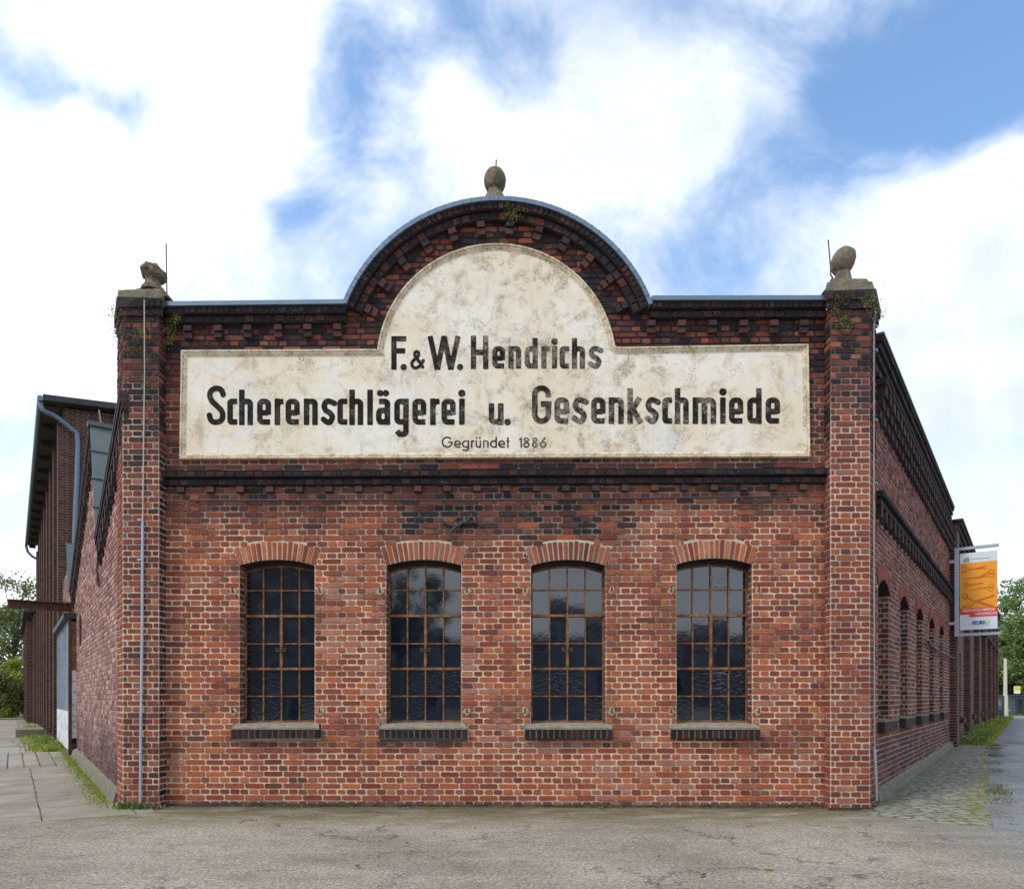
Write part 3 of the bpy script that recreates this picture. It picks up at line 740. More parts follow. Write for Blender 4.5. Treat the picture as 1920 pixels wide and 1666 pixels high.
# ------------------------------------------------------------------ parapet cornice: straight runs and arc
def run(xa,xb,y0,y1):   # y of the coping top at both ends
    A=FF.px(xa,y0,.155); B=FF.px(xb,y1,.155)
    zt=lambda u,o=0: lerp(A[1],B[1],(u-A[0])/(B[0]-A[0]))-o
    k=9.0/FPX
    m=MB()
    course(m,FF,A[0],B[0],lambda u:zt(u,20*k),lambda u:zt(u,8*k),0,.135,.075)
    course(m,FF,A[0],B[0],lambda u:zt(u,34*k),lambda u:zt(u,21*k),0,.085,.13)
    m.build('cornice','brickwork',fac)
    c=MB(); c.hexa([FF.p(A[0],zt(A[0],8*k),.165),FF.p(B[0],zt(B[0],8*k),.165),FF.p(B[0],zt(B[0],8*k),-.42),FF.p(A[0],zt(A[0],8*k),-.42),FF.p(A[0],zt(A[0]),.165),FF.p(B[0],zt(B[0]),.165),FF.p(B[0],zt(B[0]),-.42),FF.p(A[0],zt(A[0]),-.42)])
    c.build('coping','zinc',fac)
    return zt
zl=run(301,645,565.5,561.5); zr=run(1222,1555,554.5,554)
k=9.0/FPX
def dent(cu,cz,ang,w=.058,h0=0,h1=.165,v=.085):
    m=MB(); ca,sa=math.cos(ang),math.sin(ang)
    T=lambda a,b:(cu+a*ca-b*sa,cz+a*sa+b*ca)
    for (p,q) in ((h0,(h0+h1)/2),((h0+h1)/2,h1)):
        c=mixc((.035,.028,.030),(.11,.042,.036),rng.random()**1.6)
        vv=v if p>h0 else v-.02
        qd=[T(-w,p),T(w,p),T(w,q),T(-w,q)]
        m.prism(FF,[T(-w+.008,p+.006),T(w-.008,p+.006),T(w-.008,q-.001),T(-w+.008,q-.001)],0,vv-.008,tuple(x*.7 for x in c))
        m.brick(FF,qd,0,vv,c,.008,rng,ch=.007)
    return m.build('dentil','brickwork',fac)
for x in (356.6,412.4,468,524.5,579.5,635): cu_=fu(x); dent(cu_,zl(cu_,34*k)-.19,0)
for x in (1219.6,1276.4,1333.6,1391.7,1448,1504): cu_=fu(x); dent(cu_,zr(cu_,34*k)-.19,0)
for i in range(12):
    a=R(156.5-12.0*i); rr=(242)*k; dent(GC2[0]+rr*math.cos(a),GC2[1]+rr*math.sin(a),a-math.pi/2,h0=0,h1=.175)
aL=math.acos((FF.px(643,562,.155)[0]-GC[0])/GR); aR=math.acos((FF.px(1223,554,.155)[0]-GC[0])/GR)
def arcband(m,r0,r1,v0,v1,n,tf=None,brick=True,c=(.03,.025,.025),zlo=None):
    for i in range(n):
        a=lerp(aL+.01,aR-.01,i/n); b=lerp(aL+.01,aR-.01,(i+1)/n)
        P=lambda r,t:(GC[0]+r*math.cos(t),GC[1]+r*math.sin(t))
        q=[P(r0,a),P(r0,b),P(r1,b),P(r1,a)]
        if brick: m.brick(FF,q,v0,v1+rng.uniform(-.005,.005),tf() if tf else DARK(),.011,rng,ch=.006)
        m.hexa([FF.p(*q[0],v1-.013 if brick else v1),FF.p(*q[1],v1-.013 if brick else v1),FF.p(*q[1],v0),FF.p(*q[0],v0),FF.p(*q[3],v1-.013 if brick else v1),FF.p(*q[2],v1-.013 if brick else v1),FF.p(*q[2],v0),FF.p(*q[3],v0)],c)
DK2=lambda: DARK() if rng.random()<.75 else mixc((.13,.036,.030),(.06,.024,.024),rng.random())
m=MB(); arcband(m,GR-20.5*k,GR-8*k,0,.135,66,DK2); arcband(m,GR-36*k,GR-21.5*k,0,.085,38,DK2)
m.build('arched_cornice','brickwork',fac)
m=MB(); arcband(m,GR-8*k,GR,-.42,.165,44,brick=False)
for i in range(1,44):
    t=lerp(aL+.01,aR-.01,i/44); P=lambda r:(GC[0]+r*math.cos(t),GC[1]+r*math.sin(t)); q0=P(GR-8.2*k); q1=P(GR+.3*k)
    m.tube([FF.p(*q0,.166),FF.p(*q1,.166)],.004,4)
m.build('arched_coping','zinc',fac)
# back of the parapet
m=MB()
pts=[(uL,ZT(uL)-.06),(uL,3.6),(uR,3.6),(uR,ZT(uR)-.06)]
arc=[(GC[0]+(GR-.06)*math.cos(lerp(aR,aL,i/30)),GC[1]+(GR-.06)*math.sin(lerp(aR,aL,i/30))) for i in range(31)]
m.prism(FF,pts[1:3]+[pts[3]]+arc+[pts[0]],-.4,-.02); m.build('parapet_back','brick_dark',fac,uv=True)

# ------------------------------------------------------------------ sign panel with moulding and lettering
def offset_poly(P,o):
    n=len(P); out=[]
    for i in range(n):
        a=Vector(P[i-1]); b=Vector(P[i]); c=Vector(P[(i+1)%n])
        e1=(b-a).normalized(); e2=(c-b).normalized(); n1=Vector((-e1.y,e1.x)); n2=Vector((-e2.y,e2.x))
        d=(n1+n2); d=d/max(.3,d.length_squared)*2
        out.append((b.x+d.x*o,b.y+d.y*o))
    return out
def dens(P,st=.25):
    out=[]
    for a,b in zip(P,P[1:]+P[:1]):
        l=math.hypot(b[0]-a[0],b[1]-a[1]); n=max(1,int(l/st)); out+=[(lerp(a[0],b[0],i/n),lerp(a[1],b[1],i/n)) for i in range(n)]
    return out
S2=dens(SIGN,.4)
prof=[(0,0),(0.002,.052),(.012,.060),(.026,.056),(.032,.040),(.048,.046),(.058,.034),(.07,.030),(.082,.024)]
m=MB(); rings=[[FF.p(u,z,v) for u,z in offset_poly(S2,o_)] for o_,v in prof]; n=len(S2)
m.mesh([p for r in rings for p in r],[(j*n+i,j*n+(i+1)%n,(j+1)*n+(i+1)%n,(j+1)*n+i) for j in range(len(prof)-1) for i in range(n)])
panel=MB(); inn=offset_poly(S2,.080); panel.face([FF.p(u,z,.0245) for u,z in inn])
sgn=panel.build('sign_panel','plaster',fac); sgn['label']='stained cream painted sign panel with a rounded top'
m.build('sign_moulding','moulding',sgn)

# stroke lettering -------------------------------------------------
def arcp(cx,cy,rx,ry,a0,a1,n=8): return [(cx+rx*math.cos(R(a0+(a1-a0)*i/n)),cy+ry*math.sin(R(a0+(a1-a0)*i/n))) for i in range(n+1)]
def cat(pts,n=8):
    v=spl([(p[0],p[1],0) for p in pts],n); return [(p.x,p.y) for p in v]
def glyph(ch,x0,x1,b,xh,A,t,geo=False):
    """returns (strokes, dots); y is up, b=baseline xh=x-height A=ascender"""
    L=x0+t/2; Rr=x1-t/2; B=b+t/2; T=xh-t/2; M=(b+xh)/2; w=Rr-L; r=min(w*.5,(T-B)/2)*(.98 if geo else .78); cx=(L+Rr)/2
    TA=A-t/2; D=[]
    if ch=='c': S=[[(x1,T)]+arcp(L+r,T-r,r,r,90,180)+arcp(L+r,B+r,r,r,180,270)+[(x1,B)]]
    elif ch=='h': S=[[(L,b),(L,A)],[(L,T-.5*t)]+[(L+.25*w,T)]+arcp(Rr-r*.8,T-r*.8,r*.8,r*.8,90,0)+[(Rr,b)]]
    elif ch=='n': S=[[(L,b),(L,xh)],[(L,T-.4*t)]+[(L+.25*w,T)]+arcp(Rr-r*.8,T-r*.8,r*.8,r*.8,90,0)+[(Rr,b)]]
    elif ch=='m':
        m_=cx; S=[[(L,b),(L,xh)],[(L,T)]+arcp(m_-r*.55,T-r*.6,r*.55,r*.6,90,0)+[(m_,b)],[(m_,T-.2*t)]+[(m_+.2*w,T)]+arcp(Rr-r*.55,T-r*.6,r*.55,r*.6,90,0)+[(Rr,b)]]
    elif ch=='e':
        e_=M-.04*(xh-b)
        S=[[(Rr+.3*t,B)]+arcp(L+r,B+r,r,r,270,180)+arcp(L+r,T-r,r,r,180,90)+arcp(Rr-r,T-r,r,r,90,0)+[(Rr,e_-.35*t)],[(L,e_),(Rr,e_)]]
    elif ch=='r': S=[[(L,b),(L,xh)],[(L,T-.8*t),(L+.35*w,T-.05*t),(x1,T)]]
    elif ch=='l': S=[[(L,b),(L,A)]]
    elif ch in 'i': S=[[(L,b),(L,xh)]]; D=[(L,A-t*.62,t*.66)]
    elif ch=='u': S=[[(L,xh)]+[(L,B+r)]+arcp(L+r,B+r,r,r,180,270)+[(Rr-.3*w,B),(Rr,B+.5*t)],[(Rr,b),(Rr,xh)]]
    elif ch=='U':
        S,_=glyph('u',x0,x1,b,xh,A,t,geo); D=[(L+.1*w,A-t*.8,t*.62),(Rr-.1*w,A-t*.8,t*.62)]
    elif ch=='a' or ch=='A':
        q=T-B; m_=B+q*.56
        S=[[(L+.05*w,T)]+arcp(Rr-r*.8,T-r*.8,r*.8,r*.8,90,0)+[(Rr,b)],[(Rr,m_)]+[(L+.5*r,m_)]+arcp(L+.5*r,(m_+B)/2,.5*r,(m_-B)/2,90,270)+[(Rr-.3*w,B),(Rr,B+.4*t)]]
        if ch=='A': D=[(L+.18*w,A-t*.6,t*.58),(Rr-.18*w,A-t*.6,t*.58)]
    elif ch=='g':
        d=b-(xh-b)*.36
        S=[[(Rr,T-.4*t),(Rr-.3*w,T)]+arcp(L+r,T-r,r,r,90,180)+arcp(L+r,B+r,r,r,180,270)+[(Rr-.3*w,B),(Rr,B+.4*t)],[(Rr,xh),(Rr,d+r*.7)]+arcp(Rr-r*.9,d+r*.8,r*.9,r*.8,0,-90)+[(L+.3*w,d),(L,d+.55*t)]]
    elif ch=='d': S=[[(Rr,T-.4*t),(Rr-.3*w,T)]+arcp(L+r,T-r,r,r,90,180)+arcp(L+r,B+r,r,r,180,270)+[(Rr-.3*w,B),(Rr,B+.4*t)],[(Rr,b),(Rr,A)]]
    elif ch=='k': S=[[(L,b),(L,A)],[(L+.1*t,M-.3*t),(Rr-.1*t,xh-.05*t)],[(L+.32*w,M+.02*(xh-b)),(Rr+.1*t,b+.1*t)]]
    elif ch=='t': S=[[(cx,A),(cx,B),(x1,B)] if not geo else [(cx,A),(cx,b)],[(x0,T),(x1,T)]]
    elif ch=='s':
        S=[cat([(x1-.05*w,T-.30*(T-B)*.35),(cx+.20*w,T-.0*t),(L+.28*w,T-.04*t),(L+.02*w,T-.22*(T-B)),(L+.22*w,M+.06*(T-B)),(cx+.15*w,M-.05*(T-B)),(Rr-.02*w,B+.26*(T-B)),(Rr-.26*w,B+.03*t),(cx-.15*w,B),(L-.1*w,B+.14*(T-B))])]
    elif ch=='S':
        q=TA-B; S=[cat([(Rr+.1*t,TA-.20*q),(Rr-.12*w,TA-.05*q),(cx,TA),(L+.12*w,TA-.07*q),(L,TA-.2*q),(L+.14*w,TA-.36*q),(cx,B+.5*q),(Rr-.10*w,B+.34*q),(Rr,B+.19*q),(Rr-.12*w,B+.06*q),(cx,B),(L+.12*w,B+.05*q),(L-.1*t,B+.22*q)])]
    elif ch=='G':
        q=TA-B; rx=w/2; ry=rx*1.05
        if geo: S=[arcp(cx,(TA+B)/2,rx,q/2,40,360,26)+[(cx+.1*w,(TA+B)/2)]]
        else: S=[[(Rr,TA-.27*q)]+arcp(cx,TA-ry,rx,ry,5,180,14)+arcp(cx,B+ry,rx,ry,180,360,14)+[(Rr,B+.50*q)],[(x1,B+.52*q),(cx-.05*w,B+.52*q)]]
    elif ch=='F': S=[[(L,b),(L,A)],[(L,TA),(x1,TA)],[(L,b+.56*(A-b)),(x1-.12*w,b+.56*(A-b))]]
    elif ch=='H': S=[[(L,b),(L,A)],[(Rr,b),(Rr,A)],[(L,b+.50*(A-b)),(Rr,b+.50*(A-b))]]
    elif ch=='W': S=[[(L-.1*t,A),(L+.25*w,b)],[(L+.25*w,b),(cx,A)],[(cx,A),(L+.75*w,b)],[(L+.75*w,b),(Rr+.1*t,A)]]
    elif ch=='&':
        q=TA-B; P=lambda a,c:(L+a*w,B+c*q); S=[cat([P(.98,.02),P(.62,.42),P(.30,.72),P(.28,.92),P(.45,1.0),P(.60,.90),P(.55,.72),P(.25,.52),P(.02,.30),P(.12,.06),P(.40,0),P(.72,.14),P(1.02,.48)])]; 
    elif ch=='.': S=[]; D=[((x0+x1)/2,b+t*.52,t*.60)]
    elif ch=='1': S=[[(Rr,b),(Rr,A)],[(Rr,A-.5*t),(x0,A-.28*(A-b))]]
    elif ch=='8': S=[arcp(cx,b+.28*(A-b),w/2,.28*(A-b)-t/2,0,360,18),arcp(cx,A-.23*(A-b),w/2*.85,.23*(A-b)-t/2,0,360,18)]
    elif ch=='6': S=[arcp(cx,b+.30*(A-b),w/2,.30*(A-b)-t/2,0,360,18),[(L+.02*w,b+.36*(A-b)),(Rr-.1*w,A)]]
    return S,D
def seg_sdf(X,Y,S,D,hw):
    d=np.full(X.shape,1e9)
    for pl in S:
        n=len(pl)-1; closed=math.hypot(pl[0][0]-pl[-1][0],pl[0][1]-pl[-1][1])<1e-6
        for i in range(n):
            (ax,ay),(bx,by)=pl[i],pl[i+1]; L=math.hypot(bx-ax,by-ay)
            if L<1e-9: continue
            tx,ty=(bx-ax)/L,(by-ay)/L; s=(X-ax)*tx+(Y-ay)*ty; e=np.abs(-(X-ax)*ty+(Y-ay)*tx)-hw
            cp=np.hypot((X-ax)*tx+(Y-ay)*ty-np.clip(s,0,L),e+hw)-hw
            if i==0 and not closed: cp=np.where(s<0,np.maximum(e,-s),cp)
            if i==n-1 and not closed: cp=np.where(s>L,np.maximum(e,s-L),cp)
            d=np.minimum(d,cp)
    for x,y,r in D: d=np.minimum(d,np.hypot(X-x,Y-y)-r)
    return d
def add_glyph(m,S,D,hw,st,to3):
    xs=[p[0] for l in S for p in l]+[d[0] for d in D]; ys=[p[1] for l in S for p in l]+[d[1] for d in D]
    pad=hw+2*st+(max([d[2] for d in D]) if D else 0)
    gx=np.arange(min(xs)-pad,max(xs)+pad,st); gy=np.arange(min(ys)-pad,max(ys)+pad,st)
    X,Y=np.meshgrid(gx,gy); d=seg_sdf(X,Y,S,D,hw)
    ny,nx=d.shape
    for j in range(ny-1):
        i=0
        while i<nx-1:
            c=(d[j,i],d[j,i+1],d[j+1,i+1],d[j+1,i])
            if c[0]<0 and c[1]<0 and c[2]<0 and c[3]<0:
                k=i
                while k<nx-1 and d[j,k+1]<0 and d[j+1,k+1]<0: k+=1
                m.face([to3(gx[i],gy[j]),to3(gx[k],gy[j]),to3(gx[k],gy[j+1]),to3(gx[i],gy[j+1])]); i=k; continue
            if min(c)<0:
                P=[(gx[i],gy[j]),(gx[i+1],gy[j]),(gx[i+1],gy[j+1]),(gx[i],gy[j+1])]; out=[]
                for q in range(4):
                    a,b=c[q],c[(q+1)%4]; A,B=P[q],P[(q+1)%4]
                    if a<0: out.append(A)
                    if (a<0)!=(b<0): t=a/(a-b); out.append((A[0]+(B[0]-A[0])*t,A[1]+(B[1]-A[1])*t))
                if len(out)>2: m.face([to3(*p) for p in out])
            i+=1
V_=.0272
to_wall=lambda x,y: FF.p(*FF.px(x,-y,V_),V_)
def word(spec,base,xh,asc,t,name,ox,sc_,tilt=0,geo=False,st=.75):
    m=MB()
    for item in spec:
        ch,a,b=item[:3]; x0=ox+a/sc_; x1=ox+b/sc_; dy=tilt*(x0-925); bb,xx,aa=(base+dy,xh+dy,asc+dy)
        tt=t*.62 if ch=='&' else t
        if len(item)>3: bb,xx,aa=[v+dy for v in item[3]]
        S,D=glyph(ch,x0,x1,-bb,-xx,-aa,tt,geo); add_glyph(m,S,D,tt/2,st,to_wall)
    o=m.build(name,'faded_black_paint',sgn); return o
s3=3.048
L2=[('S',177,283,(796.5,747,722.5)),('c',293,350),('h',360,440),('e',463,543),('r',563,613),('e',626,707),('n',730,810),('s',830,910),('c',922,978),('h',990,1070),('l',1093,1120),('A',1142,1224),('g',1247,1330),('e',1350,1430),('r',1452,1505),('e',1517,1598),('i',1618,1646),('u',1787,1872,(796,756,740)),('.',1882,1908,(796.5,756,740))]
L2b=[('G',297,407,(794.5,744,722)),('e',425,510),('s',528,612),('e',635,718),('n',735,822),('k',842,932),('s',945,1022),('c',1042,1098),('h',1113,1193),('m',1215,1350),('i',1372,1402),('e',1423,1505),('d',1527,1610),('e',1632,1715)]
L1=[('F',1230,1315,(692.5,650,630)),('.',1288,1313,(693,650,630)),('&',1337,1423,(692.5,660,656)),('W',1440,1624,(692.5,650,630)),('.',1610,1637,(693,650,630)),('H',1685,1785,(691.5,650,629.5))]
L1b=[('e',70,143),('n',162,235),('d',255,330),('r',350,400),('i',411,437),('c',455,508),('h',525,600),('s',620,695)]
def merge(*a): return a
o1=word(L2,796,747,730.5,10.5,'lettering',330,s3)
o2=word(L2b,794,744.7,728,10.5,'lettering',900,s3)
o3=word(L1,692.5,650,630,9.9,'lettering',330,s3)
o4=word(L1b,690.7,648.9,634,9.8,'lettering',900,s3)
L3=[('G',70,252),('e',275,385),('g',400,520),('r',550,600),('U',625,715),('n',745,840),('d',862,975)]
L3b=[('e',995,1110),('t',1128,1180),('1',1342,1385),('8',1405,1510),('8',1545,1645),('6',1675,1785)]
o5=word(L3,839,825,818,2.8,'lettering',820,8.727,geo=True,st=.5)
o6=word(L3b,839,825,819.5,2.8,'lettering',820,8.727,geo=True,st=.5)
for o_,t_ in ((o1,'black painted words Scherenschlägerei u.'),(o2,'black painted word Gesenkschmiede'),(o3,'black painted initials F. & W. and capital H'),(o4,'black painted letters endrichs'),(o5,'small thin painted letters Gegründ'),(o6,'small thin painted et 1886')): o_['label']=t_

# ------------------------------------------------------------------ corner piers with their side returns
def soot_pier(u,z,top=6.2):
    n=fbm(u,z,1.4,11)*.5; return min(1,max(0,ss(4.3,5.6,z+n*.9)*.85+.08+.25*n))
def tf_pl(dark):
    def f(u,z,r):
        s=min(1,soot_pier(u,z)+dark); c=tint_red(s,r,.03,.10)
        if dark<.2: 
            if r.random()<.35*(1-s): c=mixc(c,(.20,.05,.045),.6)
        return c
    return f
def mf_pl(dark):
    def f(u,z):
        s=max(0,min(1,soot_pier(u,z)+dark*.8)); c=mixc((.68,.56,.41),(.40,.34,.28),.4+fbm(u,z,3,12)); return mixc(c,(.03,.027,.03),s*1.08)
    return f
# left pier
pu0=FF.px(230,1000,PD)[0]; pu1=FF.px(298,1000,PD)[0]
ztopL=FF.px(270,592,PD)[1]
FP=Frame(FF.p(0,0,PD),FF.U,FF.N)
m=MB()
rows(m,FP,0,ztopL,lambda z:[(pu0,pu1)],tf_pl(.52),mf_pl(-.08),rng,vb=0,phase=pu0%.255,ch=.010)
jf=Frame(FP.p(pu1,0,0),-FF.N,FF.U)
rows(m,jf,0,ztopL,lambda z:[(0,PD+.01)],tf_pl(.9),mf_pl(.0),rng,vb=0,phase=.05)  # inner return: extra darkening beyond the soot, painted shade beside the pier
sf=Frame(FP.p(pu0,0,0),LU,LN)
rows(m,sf,0,ztopL,lambda z:[(0,.52)],tf_pl(.2),mf_pl(.1),rng,vb=0,phase=.02)
m.face([sf.p(.52,0,0),sf.p(.52,0,-.2),sf.p(.52,ztopL,-.2),sf.p(.52,ztopL,0)],(.2,.14,.12))
pierL=m.build('pier','brickwork',fac); pierL['label']='left corner pier of dark brick'
# right pier
qu0=FF.px(1557,1000,PD)[0]; qu1=FF.px(1631,1000,PD)[0]; ztopR=FF.px(1590,578,PD)[1]
m=MB()
rows(m,FP,0,ztopR,lambda z:[(qu0,qu1)],tf_pl(.24),mf_pl(-.12),rng,vb=0,phase=qu0%.255,ch=.010)
jf=Frame(FP.p(qu0,0,0),-FF.N,-FF.U)
rows(m,jf,0,ztopR,lambda z:[(0,PD+.01)],tf_pl(.35),mf_pl(.2),rng,vb=0,phase=.05)
sfr=Frame(FP.p(qu1,0,0),RU,RN)
rows(m,sfr,0,ztopR,lambda z:[(0,.40)],tf_pl(.45),mf_pl(.3),rng,vb=0,phase=.02)
m.face([sfr.p(.40,0,0),sfr.p(.40,0,-.2),sfr.p(.40,ztopR,-.2),sfr.p(.40,ztopR,0)],(.1,.07,.07))
pierR=m.build('pier','brickwork',fac); pierR['label']='right corner pier of brighter red brick'
# pier caps
def wedge(m,fr,corners,z0,z1,grow0,grow1,c):   # corners: plan points; grow = outward growth in metres
    cx=sum(p[0] for p in corners)/len(corners); cy=sum(p[1] for p in corners)/len(corners)
    def off(g):
        o=[]
        for x,y in corners:
            dx,dy=x-cx,y-cy; l=math.hypot(dx,dy); o.append((x+dx/l*g,y+dy/l*g))
        return o
    a=off(grow0); b=off(grow1); n=len(corners)
    m.mesh([(x,y,z0) for x,y in a]+[(x,y,z1) for x,y in b],[(i,(i+1)%n,n+(i+1)%n,n+i) for i in range(n)]+[tuple(range(n-1,-1,-1)),tuple(range(n,2*n))],c)
def pier_head(side):
    if side=='L':
        A=FP.p(pu0,0); B=FP.p(pu1+.02,0); Cc=sf.p(.52,0,0); D=(Vector(B)+LU*.5); z=ztopL
    else:
        A=FP.p(qu1,0); B=FP.p(qu0-.02,0); Cc=sfr.p(.48,0,0); D=(Vector(B)+RU*.48); z=ztopR
    cs=[(A[0],A[1]),(B[0],B[1]),(D[0],D[1]),(Cc[0],Cc[1])]
    m=MB(); K=8.83/FPX
    wedge(m,None,cs,z-.01,z+12*K,.045,.045,(.045,.03,.032)); wedge(m,None,cs,z+12.5*K,z+30*K,.075,.085,(.05,.04,.04))
    # brick faces of the head
    fu0,fu1=(pu0,pu1) if side=='L' else (qu0,qu1)
    g0=.034; g1=.055
    Fh=Frame(FF.p(0,0,PD),FF.U,FF.N)
    for a0,a1,v,L,g in ((z,z+12*K,.036,.13,g0),(z+12.5*K,z+29*K,.062,.07,g1)):
        n=int(round((fu1-fu0+2*g)/L))
        for i in range(n):
            x0=lerp(fu0-g,fu1+g,i/n); x1=lerp(fu0-g,fu1+g,(i+1)/n); m.brick(Fh,[(x0,a0),(x1,a0),(x1,a1),(x0,a1)],0,v,DARK(),.009,rng,ch=.006)
    m.build('pier_head','brickwork',fac)
    st=MB(); z1=z+30*K
    if side=='L':
        wedge(st,None,cs,z1,z1+.10,.07,.06,(.5,.5,.5)); wedge(st,None,cs,z1+.10,z1+.145,.035,-.02,(.5,.5,.5)); wedge(st,None,cs,z1+.145,z1+.235,-.05,-.19,(.5,.5,.5))
    else:
        wedge(st,None,cs,z1,z1+.12,.07,.03,(.5,.5,.5)); wedge(st,None,cs,z1+.12,z1+.19,.0,-.04,(.5,.5,.5)); wedge(st,None,cs,z1+.19,z1+.215,-.10,-.16,(.5,.5,.5))
    st.build('capstone','weathered_stone',fac)
    return cs,z1
csL,zcL=pier_head('L'); csR,zcR=pier_head('R')
# flared slip stones from cap to coping
for A,B,zz in ((FF.px(309,545),FF.px(323,565),0),(FF.px(1548,540),FF.px(1539,554),0)):
    m=MB(); lo=min(A[1],B[1]); m.prism(FF,[(A[0],lo),(B[0],lo),(A[0],A[1]+.0)] if A[0]<B[0] else [(B[0],lo),(A[0],lo),(A[0],A[1])],-.3,.12); m.build('capstone_shoulder','weathered_stone',fac)
# finials
def at(px,py,Y): return Vector(((px-CX)*Y/FPX,Y,H+(HY-py)*Y/FPX))
def finial(base,scale,tilt,prof,jit=.006,neck=None,brk=False):
    m=MB(); q=Vector((0,0,1)); ax=tilt
    def tr(p):
        from mathutils import Matrix
        return base+Matrix.Rotation(ax,3,'Y')@(p*scale)
    m.lathe(prof,tr,22,jit=jit)
    return m
Yf=9.08; kf=Yf/FPX
b=at(928,371,9.15); kk=9.15/FPX
m=MB(); prof=[(24,-14),(20,-4),(17,3),(14,8),(13,15),(15,18)]; m.lathe([(r*kk,z*kk) for r,z in prof],lambda p:b+p,22,jit=.006)
egg=[(0.5*3,54),(9,52.5),(15,48.5),(19,41.5),(20.8,33),(20,25),(17,17.5),(14,13),(10,11)]
m.lathe([(r*kk,z*kk) for r,z in egg[::-1]],lambda p:b+p,24,jit=.006)
o=m.build('finial','lichen_stone',fac,smooth=True); o['label']='upright stone egg finial on top of the arched gable'
from mathutils import Matrix
b=at(1580,526,9.0); kk=9.0/FPX
m=MB(); m.lathe([(r*kk,z*kk) for r,z in [(16,-6),(15.5,2),(13.5,10),(12,17),(11.5,23)]],lambda p:b+p,20,jit=.006)
rm=Matrix.Rotation(R(24),3,'Y'); eg=[(2,26.5),(9,25),(15.5,20.5),(19.5,13),(21.2,3),(20,-8),(16.5,-16),(10,-22),(3,-24.5)]
c0=at(1580,491.5,9.0); m.lathe([(r*kk,z*kk) for r,z in eg[::-1]],lambda p:c0+rm@p,26,jit=.008)
o=m.build('finial','lichen_stone',fac,smooth=True); o['label']='tilted stone egg finial on the right pier'
b=at(287,541,9.05); kk=9.05/FPX
m=MB(); m.lathe([(r*kk,z*kk) for r,z in [(22,-8),(20,0),(15,5),(13,13),(13,21)]],lambda p:b+p,18,jit=.008)
def brk(p):
    n=mnoise.noise_vector(p*14)*.045; q=rm2@(p+n*.6); return c1+q
rm2=Matrix.Rotation(R(12),3,'Y'); c1=at(287,513,9.05)
m.lathe([(r*kk,z*kk) for r,z in [(5,-13),(16,-10),(23,-3),(24,3),(21,8),(15,12),(6,15)]],brk,22,jit=.02)
o=m.build('finial','lichen_stone',fac); o['label']='broken lumpy stone finial on the left pier'
# lightning rods and down conductors
for a,b_,Y in (((311.5,457),(313,552),9.2),((1553,450),(1557,498),9.1),((930.5,300),(930,312),9.15)):
    m=MB(); pts=[at(*a,Y),at(*b_,Y)]
    if a[0]==311.5: pts.append(at(310,560,Y))
    if a[0]==1553: pts+= [at(1557,514,Y),at(1563,524,Y),at(1568,540,Y)]
    m.tube(pts,.009,6); m.build('lightning_rod','dark_metal',fac)
m=MB(); P=[FF.p(*FF.px(x,y,PD+.03),PD+.03) for x,y in ((270.5,562),(271,700),(269,860),(267.5,975))]; P[0]=FF.p(*FF.px(270.5,562,PD+.1),PD+.1)
m.tube(P,.0075,6); m.build('lightning_cable','cable',fac)
m=MB(); P=[FF.p(*FF.px(x,y,PD+.035),PD+.035) for x,y in ((267.5,975),(266.5,1200),(264,1380),(263,1508))]; m.tube(P,.017,8)
for y in (976,1050,1297,1409): 
    c_=FF.px(266 if y<1300 else 264,y,PD); m.box(FP,c_[0]-.032,c_[0]+.032,c_[1]-.010,c_[1]+.010,0,.055)
m.build('conduit','galvanised',fac)
m=MB(); sP=lambda px,py,v=.03: sfr.p(*sfr.px(px,py,v),v)
m.tube([sP(1642,585,.09),sP(1640,600,.04),sP(1638.5,616),sP(1638.5,900),sP(1639,1200),sP(1640,1405)],.0075,6)
m.build('lightning_cable','cable',fac)
m=MB(); m.tube([sP(1640,1405,.04),sP(1641.5,1440,.04),sP(1643.5,1500,.04)],.018,8)
for y in (614,659,789,907,1100,1406): c_=sfr.px(1638.5,y,0); m.box(sfr,c_[0]-.05,c_[0]+.02,c_[1]-.01,c_[1]+.01,0,.045)
m.build('conduit','galvanised',fac)
# vertical black drain groove beside right pier
m=MB(); c_=fu(1550); m.box(FF,c_-.012,c_+.022,0.02,FF.px(1550,1435)[1],.0,.035); m.build('drain_strip','black_iron',fac)

# ------------------------------------------------------------------ right side wall
LR=FR.px(1780,1300)[0]
ZR=6.30
WR=[]
for i in range(5):
    s0=.73+1.98*i; hw=.485; rise=.17; zcr=3.10; Rr=(hw*hw+rise*rise)/(2*rise)
    WR.append(dict(cu=s0+hw,hw=hw,zc=zcr-Rr,R=Rr,zsp=zcr-rise,zcr=zcr,zs=1.10,ang=math.asin(hw/Rr)))
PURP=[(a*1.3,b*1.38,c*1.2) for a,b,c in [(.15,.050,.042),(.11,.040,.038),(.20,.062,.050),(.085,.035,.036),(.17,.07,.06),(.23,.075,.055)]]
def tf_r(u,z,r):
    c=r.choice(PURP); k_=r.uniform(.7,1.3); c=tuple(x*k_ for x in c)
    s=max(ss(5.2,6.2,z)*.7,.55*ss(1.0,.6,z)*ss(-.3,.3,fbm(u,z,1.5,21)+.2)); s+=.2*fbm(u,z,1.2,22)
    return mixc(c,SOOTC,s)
def mf_r(u,z):
    s=max(ss(5.0,6.2,z)*.6,.3*ss(1.0,.6,z)); return mixc((.44,.35,.29),(.06,.05,.048),s+.35*fbm(u,z,2,23))
def allow_r(z):
    iv=[(.28,LR)]
    for w in WR:
        e=wexcl(w,z)
        if e: iv=cut(iv,*e)
    return iv
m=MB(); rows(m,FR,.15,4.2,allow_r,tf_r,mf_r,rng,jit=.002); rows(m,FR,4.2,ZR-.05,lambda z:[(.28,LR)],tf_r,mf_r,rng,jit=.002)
m.build('side_wall','brickwork',fac)
